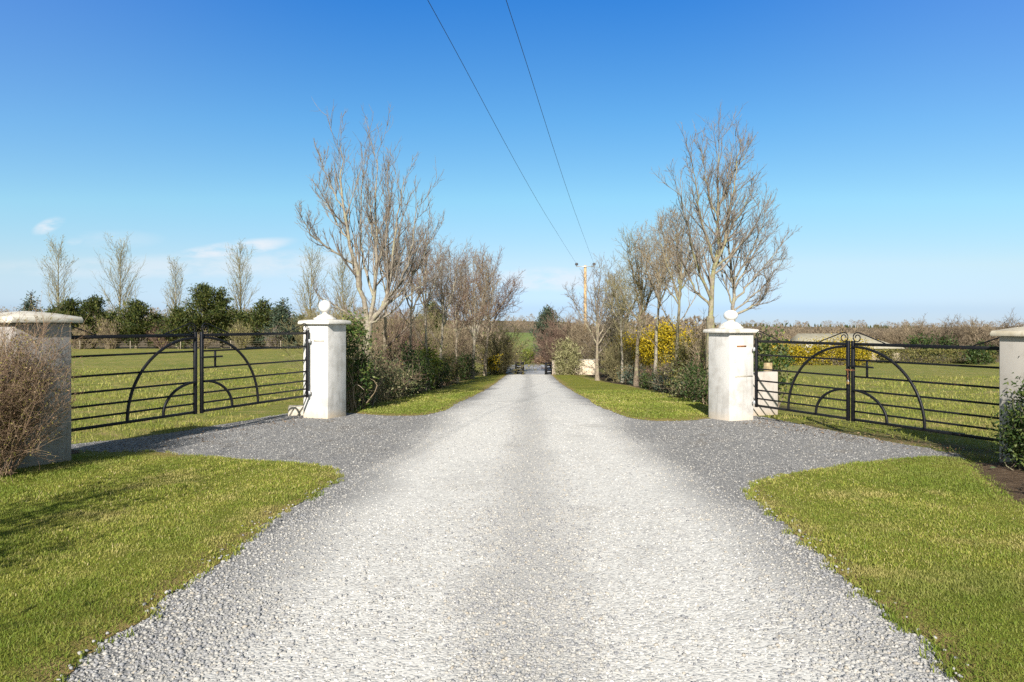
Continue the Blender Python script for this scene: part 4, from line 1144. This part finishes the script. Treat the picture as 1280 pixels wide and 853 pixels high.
# leafless scrub behind the left hedge
for i, (lab, x, y, r, h, mt) in enumerate((('olive leafless scrub behind the slender mottled tree', -6.2, 24.5, 1.5, 3.1, 'twig_olive'), ('tan leafless scrub behind the dark green bush', -6.0, 30, 1.7, 3.4, 'twig_tan'),
                                           ('russet leafless scrub behind the yellow-green bush', -6.0, 36.5, 1.8, 3.6, 'twig_red'), ('olive-tan leafless scrub behind the bronze bush', -5.8, 44, 2.0, 3.9, 'twig_olive'),
                                           ('tan leafless scrub behind the broad double-stemmed tree', -4.8, 52, 2.2, 4.2, 'twig_tan'))):
    twiggy('bare_shrub', lab, x, y, r, h, 46, 12, 6, M[mt], 140 + i, .02, .16 * y / 683, group='leafless scrub behind the left hedge', spread=26, buds=160, bs=.1)
# right hedge row
leafy('hedge_shrub', 'dark evergreen shrub on the verge right beside the flattened-ball pillar', 5.35, 19.0, .6, .9, 1.1, 2200, .085, M['darkleaf'], 151, clumps=38, twigs=420, twig=M['twig_tan'])
leafy('hedge_shrub', 'grey-leaved low shrub second from the flattened-ball pillar', 5.85, 22.3, .6, 1.1, .95, 1900, .09, M['varieg'], 152, clumps=36, twigs=520, twig=M['twig_tan'])
leafy('hedge_shrub', 'olive-yellow shrub behind the grey-leaved shrub by the right verge', 6.6, 24.5, .8, 1.0, 2.0, 2600, .10, M['hedge_oliv'], 153, clumps=36, twigs=360, twig=M['twig_olive'])
leafy('hedge_shrub', 'dark bluish shrub at the foot of the mottled tree nearest the right pillar', 6.35, 27.0, .65, 1.5, .95, 1700, .10, M['blueleaf'], 154, clumps=36, twigs=420)
leafy('hedge_shrub', 'low dark bush around the foot of the pale crooked tree', 6.75, 32.0, .65, 1.4, .85, 1300, .11, M['darkleaf'], 155, clumps=30, twigs=220)
leafy('hedge_shrub', 'small dark bush behind the dark-stemmed tree', 7.0, 39.0, .7, 1.6, 1.0, 1500, .12, M['blueleaf'], 156, clumps=28, twigs=240)
twiggy('coppice_shrub', 'cluster of pale upright shoots just left of the flattened-ball pillar', 6.15, 21.3, .5, 2.6, 34, 4, 3, M['twig_tan'], 157, .016, .006, spread=13, up=.04)
twiggy('bare_shrub', 'tan leafless scrub behind the dark bluish shrub', 8.0, 27.5, 1.1, 2.7, 34, 11, 6, M['twig_tan'], 158, .018, .006, spread=26, buds=200, bs=.08)
twiggy('bare_shrub', 'russet leafless scrub between the pale crooked and dark-stemmed trees', 8.2, 36.0, .9, 1.2, 30, 9, 4, M['twig_red'], 159, .018, .007, spread=28)
twiggy('bare_shrub', 'brown leafless scrub by the thin straight pale tree', 7.3, 45.5, 1.0, 2.5, 34, 11, 5, M['twig_red'], 160, .02, .01, spread=28)
twiggy('bare_shrub', 'grey-brown leafless scrub behind the wide pale-trunked tree', 7.6, 51, 1.6, 3.8, 44, 12, 6, M['twig_grey'], 161, .025, .012, spread=26)
leafy('evergreen_shrub', 'rounded leafy shrub in the field right behind the low white stub wall', 6.35, 16.9, .42, .5, 2.05, 1700, .10, M['ivy'], 162, clumps=30, twigs=80)
leafy('gorse_bush', 'yellow-flowering gorse bush seen between the trunks of the right row, left half', 8.5, 48, 1.2, 1.0, 2.9, 3600, .15, M['gorse_mix'], 163, clumps=60, flowers=(2400, M['gorse'], .13), low=.06, group='gorse behind the right row of trees')
leafy('gorse_bush', 'yellow-flowering gorse bush seen between the trunks of the right row, right half', 11.3, 48.5, 1.4, 1.0, 2.8, 3600, .15, M['gorse_mix'], 164, clumps=60, flowers=(2600, M['gorse'], .13), low=.06, group='gorse behind the right row of trees')
leafy('gorse_bush', 'yellow-flowering gorse bush seen between the trunks of the right row, middle one', 9.9, 48.3, 1.3, 1.0, 3.0, 3600, .15, M['gorse_mix'], 172, clumps=60, flowers=(2500, M['gorse'], .13), low=.06, group='gorse behind the right row of trees')
leafy('bamboo_clump', 'pale straw-green leafy shrub spilling over the cream wall', 4.55, 56.6, 1.05, .8, 2.7, 2400, .30, M['bamboo'], 165, clumps=34, lw=.18, twigs=240, twig=M['twig_olive'])
twiggy('round_bush', 'rounded red-brown bare bush right of the far drive entrance', 4.1, 64.5, 1.5, 5.2, 48, 14, 6, M['twig_red'], 166, .03, .014, spread=24, up=.03)
twiggy('bare_shrub', 'tan bare shrub rising behind the cream wall', 6.3, 62.5, 1.6, 5.0, 48, 13, 6, M['twig_tan'], 167, .03, .014, spread=25, up=.03)
twiggy('bare_shrub', 'olive bare shrub behind the right end of the cream wall', 9.2, 61, 1.8, 4.6, 46, 13, 6, M['twig_olive'], 168, .03, .014, spread=28)
leafy('low_hedge', 'low golden-green bush closing the lane beyond the far gate', 1.9, 86.2, 1.0, .6, 1.7, 900, .25, M['limeleaf'], 169, clumps=24)
leafy('low_hedge', 'reddish-brown bramble bank along the lane beyond the far gate', 4.2, 87, 2.0, .6, 1.2, 1100, .25, M['deadleaf'], 170, clumps=26)
leafy('low_hedge', 'dark green bank left of the golden-green bush beyond the lane', -1.2, 86.8, 1.6, .6, 1.3, 900, .25, M['darkleaf'], 171, clumps=24)

# scrub below the left conifers
for i, (lab, px, h, mt) in enumerate((('tan leafless scrub beneath the leftmost pines', 100, 2.6, 'twig_tan'), ('tan bare scrub left of the lone bushy pine', 138, 3.6, 'twig_tan'),
                                      ('brown bare scrub right of the lone bushy pine', 205, 3.2, 'twig_red'), ('yellowish bare scrub right of the pyramid pine', 303, 3.0, 'twig_olive'),
                                      ('grey-brown bare scrub under the dark pointed spruce', 345, 2.6, 'twig_grey'), ('olive bare scrub seen left of the round-ball pillar', 385, 4.6, 'twig_olive'),
                                      ('tan bare scrub under the big pyramid pine', 255, 2.2, 'twig_tan'), ('olive bare scrub behind the round-ball pillar', 418, 4.8, 'twig_olive'))):
    y = 84.5 + (i % 3); twiggy('bare_shrub', lab, pt(px, 400, y)[0], y, 2.0, h, 40, 10, 5, M[mt], 180 + i, .03, .017, group='leafless scrub under the conifers', spread=28, buds=260, bs=.2)

# gorse hedge, clipped hedge and shed beyond the right field
gy = 60.5
for i, (lab, px, top, rx, fl) in enumerate((('flowering gorse bush nearest the low white stub wall', 978, 431, 1.7, 900), ('flowering gorse bush left of the shed, below the left arch of the right gate', 1010, 432, 1.5, 700),
                                            ('tallest flowering gorse behind the meeting posts of the right gate', 1045, 428, 1.9, 1500), ('flowering gorse bush in front of the shed wall', 1073, 433, 1.3, 1100))):
    x = pt(px, 400, gy)[0]; h = pt(px, top, gy)[2] - Hs(x, gy)
    leafy('gorse_bush', lab, x, gy + (i % 2) * .5, rx * 1.1, .8, h, 4200, .15, M['gorse_mix'], 200 + i, clumps=70, flowers=(fl + 900, M['gorse'], .12), group='gorse hedge beyond the right field', low=.02, hug=.4)
leafy('clipped_hedge', 'long clipped olive-green hedge running right from the shed', pt(1170, 400, 66)[0], 66, 5.4, .6, 1.25, 9000, .17, M['hedge_oliv'], 210, clumps=90, cat='hedge', hug=.5, box=True)
leafy('dark_bush', 'dark evergreen bush at the right end of the clipped hedge, by the buff pillar', pt(1228, 400, 63)[0], 63, 1.6, .8, 1.9, 1500, .22, M['darkleaf'], 211, clumps=30)
leafy('dark_bush', 'dark evergreen bush behind the clipped hedge, right of the shed', pt(1160, 400, 74)[0], 74, 3.2, .9, 2.6, 1700, .28, M['darkleaf'], 212, clumps=34)

for i, (lab, x, y, h, mt) in enumerate((('dense brown twig tangle beside the mottled tree nearest the right pillar', 6.95, 25.2, 2.3, 'twig_tan'), ('dense grey twig tangle behind the low dark bush by the pale crooked tree', 7.2, 30.2, 1.35, 'twig_grey'),
                                        ('dense russet twig tangle between the crooked and dark-stemmed trees, nearer one', 7.25, 34.6, 1.1, 'twig_red'), ('dense tan twig tangle just past the dark-stemmed tree', 7.1, 39.4, 1.15, 'twig_tan'),
                                        ('dense olive twig tangle between the thin straight tree and the wide pale one', 6.7, 43.4, 2.7, 'twig_olive'))):
    twiggy('bare_shrub', lab, x, y, 1.1, h, 44, 12, 6, M[mt], 220 + i, .016, .14 * y / 683, spread=30, wob=.15, buds=260, bs=.09, dead=120)
# shed
ys_ = 72.0; xa = pt(1010, 400, ys_)[0]; xb = pt(1127, 400, ys_)[0]; zg = Hs((xa + xb) / 2, ys_) - .2
t = thing('farm_shed', 'low buff metal farm shed with shallow pitched roof behind the gorse', 'shed', ((xa + xb) / 2, ys_ + 3, zg)); off = ((xa + xb) / 2, ys_ + 3, zg)
ze = pt(0, 436, ys_)[2]; zr = pt(0, 418, ys_ + 3)[2]
m = MB(); m.box(((xa + xb) / 2, ys_ + 3, (zg + ze) / 2), (xb - xa - .3, 6, ze - zg)); m.build('wall', M['shed_wall'], t, off)
m = MB()
e0, e1 = xa - .1, xb + .15; r0, r1 = xa + .2, xb - 3.2
V = [(e0, ys_ - .3, ze + .003), (e1, ys_ - .3, ze + .003), (e1, ys_ + 6.3, ze + .003), (e0, ys_ + 6.3, ze + .003), (r0, ys_ + 3, zr), (r1, ys_ + 3, zr)]
V += [(a, b, c + .08) for a, b, c in V]
m.mixed(V, [(0, 1, 2, 3), (6, 7, 11, 10), (7, 8, 11), (8, 9, 10, 11), (9, 6, 10), (0, 1, 7, 6), (1, 2, 8, 7), (2, 3, 9, 8), (3, 0, 6, 9)]); m.build('roof', M['shed_roof'], t, off)
# small white gable glimpsed left of the shed
q = pt(1010, 440, 70); zg = Hs(q[0], 70)
t = thing('white_hut', 'tiny white hut with grey roof glimpsed between the gorse bushes', 'hut', (q[0], 70, zg)); off = (q[0], 70, zg)
m = MB(); m.box((q[0], 70, zg + .85), (.6, .8, 1.9)); m.build('wall', M['blockwhite'], t, off)
m = MB(); m.box((q[0], 70, zg + 1.87), (.75, .95, .1)); m.build('roof', M['shed_roof'], t, off)

# cream wall, far gate and posts at the end of the drive
yw = 57.8
x0 = pt(696, 400, yw)[0]; x1 = pt(748, 400, yw)[0]; zg = Hs(x0 + 1, yw)
t = thing('boundary_wall', 'mottled cream masonry wall right of the far drive entrance', 'wall', ((x0 + x1) / 2, yw, zg)); off = ((x0 + x1) / 2, yw, zg)
crm = mat_render_wall('mottled_cream_masonry', (.66, .56, .42), (.36, .27, .17), .75)
m = MB(); m.box(((x0 + x1) / 2, yw + .2, zg + .5), (x1 - x0, .25, 1.5)); bevel(m.build('masonry', crm, t, off), .03)
m = MB(); m.box(((x0 + x1) / 2, yw + .2, zg + 1.283), (x1 - x0 + .1, .34, .06)); m.build('coping', capm, t, off)
xp = pt(693.5, 400, yw)[0]
m = MB(); m.box((xp, yw, zg + .5), (.46, .46, 1.45)); V_ = m
tag(bevel(m.build('gate_pier', wallNR, off=(xp, yw, zg)), .02), 'short pale square pier between the far gate and the cream wall', 'pier')


def far_leaf(label, xa, xb, y, yb):
    zg = Hs(xa, y); off = (xa, y, zg); t = thing('field_gate', label, 'gate', off, 'open gate leaves at the far end of the drive')
    d = np.array((xb - xa, yb - y)); L = np.linalg.norm(d); d /= L; n = np.array((-d[1], d[0])); A = frame2(d, n)
    for s, w in ((0.0, .16), (L, .12)):
        m = MB(); q = np.array((xa, y)) + d * s; m.box((q[0], q[1], zg + .5), (w, w, 1.1), A); m.build('post', M['iron'], t, off)
    for zz in (.15, .36, .57, .78, .97):
        m = MB(); q = np.array((xa, y)) + d * L / 2; m.box((q[0], q[1], zg + zz), (L - .2, .04, .12), A); m.build('rail', M['iron'], t, off)


far_leaf('open dark gate leaf left of the far drive entrance', pt(653.5, 400, 58)[0], pt(645, 400, 58)[0], 58, 58.5)
far_leaf('open dark gate leaf right of the far drive entrance', pt(682.5, 400, 58)[0], pt(690.2, 400, 58)[0], 58, 58.4)

# ---------------------------------------------------------------- fences
def fence(label, pts, ph, wires, name='wire_fence', pr=.05):
    P0 = pts[0]; z0 = Hs(*P0); off = (P0[0], P0[1], z0); t = thing(name, label, 'fence', off)
    tops = []
    for i, (x, y) in enumerate(pts):
        z = Hs(x, y); m = MB(); m.lathe([(0, -.2), (pr, -.2), (pr * .95, ph), (0, ph + .01)], (x, y, z), 8); m.build('post', M['post_wood'], t, off); tops.append((x, y, z))
    for f in wires:
        m = MB(); P = np.array([(a, b + pr, c + ph * f) for a, b, c in tops]); m.tubes(P, np.full(len(P), .0045), 4); m.build('wire', M['post_wood'], t, off)


fence('post and wire fence along the foot of the conifers', [(x, 83.2 + .02 * x) for x in np.arange(-58, -22, 6.0)], 1.05, (.4, .65, .9))
fence('post and wire fence behind the right hedge of the drive', [(7.55 + .01 * (y - 20), y) for y in np.arange(20, 58, 4.2)], 1.15, (.35, .6, .88))
fence('post and wire fence behind the left hedge of the drive', [(-5.2 + .022 * (y - 18), y) for y in np.arange(18, 58, 4.6)], 1.1, (.4, .65, .9))

# ---------------------------------------------------------------- power line
yp = 64.0; q = pt(731.5, 332, yp); zg = Hs(q[0], yp)
t = thing('power_pole', 'wooden electricity pole with crossarm and two insulators above the right trees', 'pole', (q[0], yp, zg)); off = (q[0], yp, zg)
m = MB(); m.lathe([(0, -.3), (.16, -.3), (.125, q[2] - zg), (0, q[2] - zg + .02)], (q[0], yp, zg), 12); m.build('shaft', M['pole_wood'], t, off, smooth=True)
m = MB(); za = pt(0, 333.5, yp)[2]; m.box((q[0], yp - .16, za), (1.75, .07, .07)); m.build('crossarm', M['galv'], t, off)
for s in (-.82, .82):
    m = MB(); m.lathe([(0, 0), (.03, 0), (.03, .07), (.15, .09), (.155, .15), (.09, .17), (.145, .19), (.145, .25), (.07, .30), (0, .32)], (q[0] + s, yp - .16, za + .03), 12); m.build('insulator', M['porcelain'], t, off, smooth=True)
for s, lab in ((-.82, 'left overhead power cable crossing the sky towards the pole'), (.82, 'right overhead power cable crossing the sky towards the pole')):
    yy = np.linspace(yp - .16, -30, 60); hx = q[0] + s + (yy - yp) * .157
    hz = np.interp(yy, [-30, 0, 14.4, 17.7, 22.8, 34, 61, 64], [6.9, 6.95, 6.85, 6.68, 6.39, 6.02, 5.72, 5.72])
    k = np.ones(7) / 7; hz2 = np.convolve(np.pad(hz, 3, mode='edge'), k, 'valid'); hz2[0] = hz[0]
    P = np.stack([hx, yy, E + hz2], 1)
    m = MB(); m.tubes(P, np.full(60, .0072), 5); tag(m.build('power_cable', M['wire'], off=P[0]), lab, 'cable')

# ---------------------------------------------------------------- far woods
def woods(name, n, xr, yr, hh, seed, sticks=120, angle=None, dark=.0):
    rng = np.random.default_rng(seed); m = MB()
    y = yr[0] + (yr[1] - yr[0]) * rng.random(n) ** 1.1
    x = rng.uniform(*angle, n) * y
    k = ~((x / y > -.012) & (x / y < .075) & (y > 150) & (y < 420)); x, y = x[k], y[k]; n = len(x)
    h = hh * rng.uniform(.65, 1.3, n); z = H(x, y)
    N = n * sticks; ti = np.repeat(np.arange(n), sticks)
    f = rng.random(N) ** .7; az = rng.uniform(0, 6.283, N); rad = h[ti] * .42 * np.sqrt(rng.random(N)) * np.sin(np.pi * np.clip(f * .85 + .12, 0, 1))
    C = np.stack([x[ti] + rad * np.cos(az), y[ti] + rad * np.sin(az), z[ti] + h[ti] * f * .95], 1)
    D = norm(np.stack([np.cos(az) * .55, np.sin(az) * .55, np.full(N, 1.)], 1) + rng.normal(0, .25, (N, 3))); Nn = norm(np.stack([rng.normal(0, .4, N), np.full(N, -1.), rng.normal(0, .4, N)], 1))
    m.cards(C, D, Nn, h[ti] * rng.uniform(.07, .17, N), h[ti] * rng.uniform(.02, .045, N), 0)
    o = m.build(name, M['twig_far'], off=(float(x.mean()), float(y.mean()), 0)); tag(o, kind='stuff')
    return o


woods('far_woods', 520, None, (112, 330), 3.6, 301, 220, (.2, 1.05))
woods('far_woods', 620, None, (330, 760), 6.0, 302, 80, (.02, 1.1))
woods('far_woods', 420, None, (118, 420), 5.0, 303, 120, (-1.0, -.06))
woods('far_woods', 520, None, (420, 720), 8.0, 304, 60, (-1.1, .03))
woods('far_woods', 90, None, (112, 200), 5.0, 305, 120, (-.08, -.014))
woods('far_woods', 110, None, (112, 200), 5.5, 306, 120, (.072, .3))
# dark plantation line on the ridge
rng = np.random.default_rng(310); m = MB(); n = 420
a = np.concatenate([rng.normal(.30, .06, 170), rng.normal(.52, .05, 110), rng.uniform(.1, .75, 60), rng.uniform(-.9, .1, 80)]); y = rng.uniform(690, 760, n); x = a * y; z = H(x, y); h = rng.uniform(1.5, 4.2, n)
for k in range(3):
    w = h * (.42 - .11 * k); zb = z + h * (.05 + .28 * k); zt = z + h * (.48 + .28 * k)
    for r in range(2):
        th = r * math.pi / 2 + rng.uniform(0, 1, n); dx = np.cos(th) * w; dy = np.sin(th) * w
        V = np.stack([np.stack([x - dx, y - dy, zb], 1), np.stack([x + dx, y + dy, zb], 1), np.stack([x, y, zt], 1)], 1).reshape(-1, 3); m.add(V, np.arange(3 * n).reshape(-1, 3))
tag(m.build('far_conifers', M['pine'], off=(0, 720, 0)), kind='stuff')
# bare willow scrub in front of the far woods on the right
for i, (px, top, y) in enumerate(((1150, 404, 118), (1186, 402, 112), (1222, 404, 122), (1262, 401, 114), (1120, 410, 128), (1098, 414, 136))):
    x = pt(px, 400, y)[0]; h = pt(px, top, y)[2] - Hs(x, y)
    lab = ('domed bare willow above the clipped hedge, third from the shed', 'domed bare willow fourth from the shed', 'domed bare willow beside the buff pillar, fifth from the shed', 'domed bare willow seen over the buff pillar', 'small bare willow just right of the shed, second one', 'smallest bare willow above the shed roof end')[i]
    twiggy('bare_willow', lab, x, y, 3.0, h * 1.05, 46, 13, 6, M['twig_far'] if i % 2 else M['twig_tan'], 320 + i, .05, .024, cat='tree', group='bare willows beyond the right field', spread=38, up=.01)

# tree outside the frame streaking the left lawn; unseen bushes added for more shade
bare_tree('bare_tree', 'bare tree standing behind the viewer on the left lawn', [], ([(-5.6, -2.6, Hs(-5.6, -2.6) - .1), (-5.5, -2.5, 3.0), (-5.2, -2.5, 5.4)], .13, .02),
          [dict(k=14, t0=.25, ang=48, asd=10, ratio=.5, n=6, wob=.1, up=.06, rmin=.012, sides=5, fall=.5, rk=.5), dict(k=6, t0=.2, ang=40, asd=12, ratio=.45, n=4, wob=.1, up=.05, rmin=.007, sides=4), twigtip(3, .5, .005)], M['bark_brown'], M['twig_grey'], 401)
leafy('low_bush', 'unseen leafy bush added to cast shade over the left lawn', -3.9, 1.7, .62, .6, 2.05, 1000, .07, M['darkleaf'], 402, clumps=34)

leafy('low_bush', 'tall loose unseen bush added to widen the shade on the near lawn', -4.95, 3.0, .8, .7, 2.5, 2400, .07, M['darkleaf'], 403, clumps=26, hug=.4)

# ---------------------------------------------------------------- sky, sun, camera
SUN_EL, SUN_AZ = math.radians(29), math.radians(7)            # sun behind the camera, a little to its left
W = bpy.data.worlds.new('World'); scene.world = W; W.use_nodes = True
wt = W.node_tree; wt.nodes.clear()
T = NT.__new__(NT); T.t = wt; T.out = wt.nodes.new('ShaderNodeOutputWorld')
sky = T.n('TexSky'); sky.sky_type = 'NISHITA'; sky.sun_disc = False; sky.sun_elevation = SUN_EL; sky.sun_rotation = math.pi + SUN_AZ
sky.altitude = 60; sky.air_density = .6; sky.dust_density = .2; sky.ozone_density = 6.0
tc_ = T.n('TexCoord').outputs['Generated']; dx, dy, dz = T.xyz(tc_)[0:3]
dyc = T.math('MAXIMUM', dy, .05); ca = T.math('DIVIDE', dx, dyc); ce = T.math('DIVIDE', dz, dyc)
cv = T.n('CombineXYZ', None, i0=T.math('MULTIPLY', ca, 1.0), i1=T.math('MULTIPLY', ce, 3.2), i2=.0)
cn = T.noise(cv.outputs[0], 16.0, 8, .62); cn2 = T.noise(cv.outputs[0], 2.2, 5, .55)
mask = None
for (a0, e0, ra, re, sl, amp) in ((-.679, .145, .020, .0095, .35, 1.1), (-.41, .111, .075, .010, .13, 1.25), (-.375, .112, .03, .007, .05, 1.1), (-.64, .122, .012, .005, .1, .5), (-.42, .087, .24, .017, .03, .62), (-.53, .083, .22, .015, .0, .45), (.05, .066, .085, .016, .0, .85), (-.36, .085, .09, .016, -.06, .5),
                                 (-.58, .125, .06, .012, .0, .25)):
    da = T.math('SUBTRACT', ca, a0); de = T.math('SUBTRACT', T.math('SUBTRACT', ce, e0), T.math('MULTIPLY', da, sl))
    r2 = T.math('ADD', T.math('POWER', T.math('DIVIDE', T.math('ABSOLUTE', da), ra), 2.0), T.math('POWER', T.math('DIVIDE', T.math('ABSOLUTE', de), re), 2.0))
    s = T.math('MULTIPLY', T.rng(r2, 1.9, 0.0), amp)
    mask = s if mask is None else T.math('MAXIMUM', mask, s)
mask = T.math('MULTIPLY', mask, T.rng(cn, .28, .62)); mask = T.math('MULTIPLY', mask, T.rng(dy, .1, .3))
hz = T.math('MULTIPLY', T.rng(ce, .11, -.01), .30); hz = T.math('MULTIPLY', hz, T.rng(cn2, .2, .75))
mask = T.math('MULTIPLY', T.math('MAXIMUM', mask, hz), .78)
# sky graded: deep blue in view, warmed above and behind to neutralise ambient light
tint = T.ramp(T.math('MULTIPLY', T.math('MAXIMUM', ce, 0.0), .8), [(.0, (.42, .40, .42)), (.018, (.44, .41, .42)), (.03, (.58, .49, .44)), (.071, (.88, .655, .45)), (.146, (.86, .90, .60)), (.24, (.60, .89, .77)), (.38, (.29, .77, .96)), (.50, (.40, .70, .80)), (.75, (1.0, .70, .40))])
colr = T.mix(1.0, sky.outputs[0], tint, 'MULTIPLY')
side = T.math('MULTIPLY', T.rng(T.math('ABSOLUTE', ca), .15, .85), .085)      # paler away from the deepest blue
colr = T.mix(side, colr, (3.3, 3.85, 4.2))
colr = T.mix(mask, colr, (3.55, 3.75, 4.0))
bg = T.n('Background', None, Strength=.12); T.put(bg.inputs['Color'], colr)
wt.links.new(bg.outputs[0], T.out.inputs[0])

sd = bpy.data.lights.new('sun', 'SUN'); sd.energy = 4.2; sd.angle = math.radians(.53); sd.color = (1.0, .95, .875)
so = bpy.data.objects.new('sun', sd); col.objects.link(so)
dirv = Vector((math.sin(SUN_AZ) * math.cos(SUN_EL), math.cos(SUN_AZ) * math.cos(SUN_EL), -math.sin(SUN_EL)))
so.rotation_euler = dirv.to_track_quat('-Z', 'Y').to_euler(); so.location = (-3, -10, 15)

cd = bpy.data.cameras.new('camera'); cd.sensor_width = 36; cd.lens = 24; cd.clip_end = 6000; cd.clip_start = .05
cd.shift_y = -(426.5 - 406.0) / 1280
co = bpy.data.objects.new('camera', cd); col.objects.link(co); co.location = (0, 0, E); co.rotation_euler = (math.pi / 2, 0, 0)
scene.camera = co
vs = scene.view_settings; vs.view_transform = 'Standard'; vs.look = 'None'; vs.gamma = 1; vs.use_curve_mapping = False; vs.exposure = 1.0
scene.render.engine = 'CYCLES'
cy = scene.cycles; cy.max_bounces = 5; cy.diffuse_bounces = 3; cy.glossy_bounces = 2; cy.transmission_bounces = 3; cy.transparent_max_bounces = 4
cy.use_denoising = False
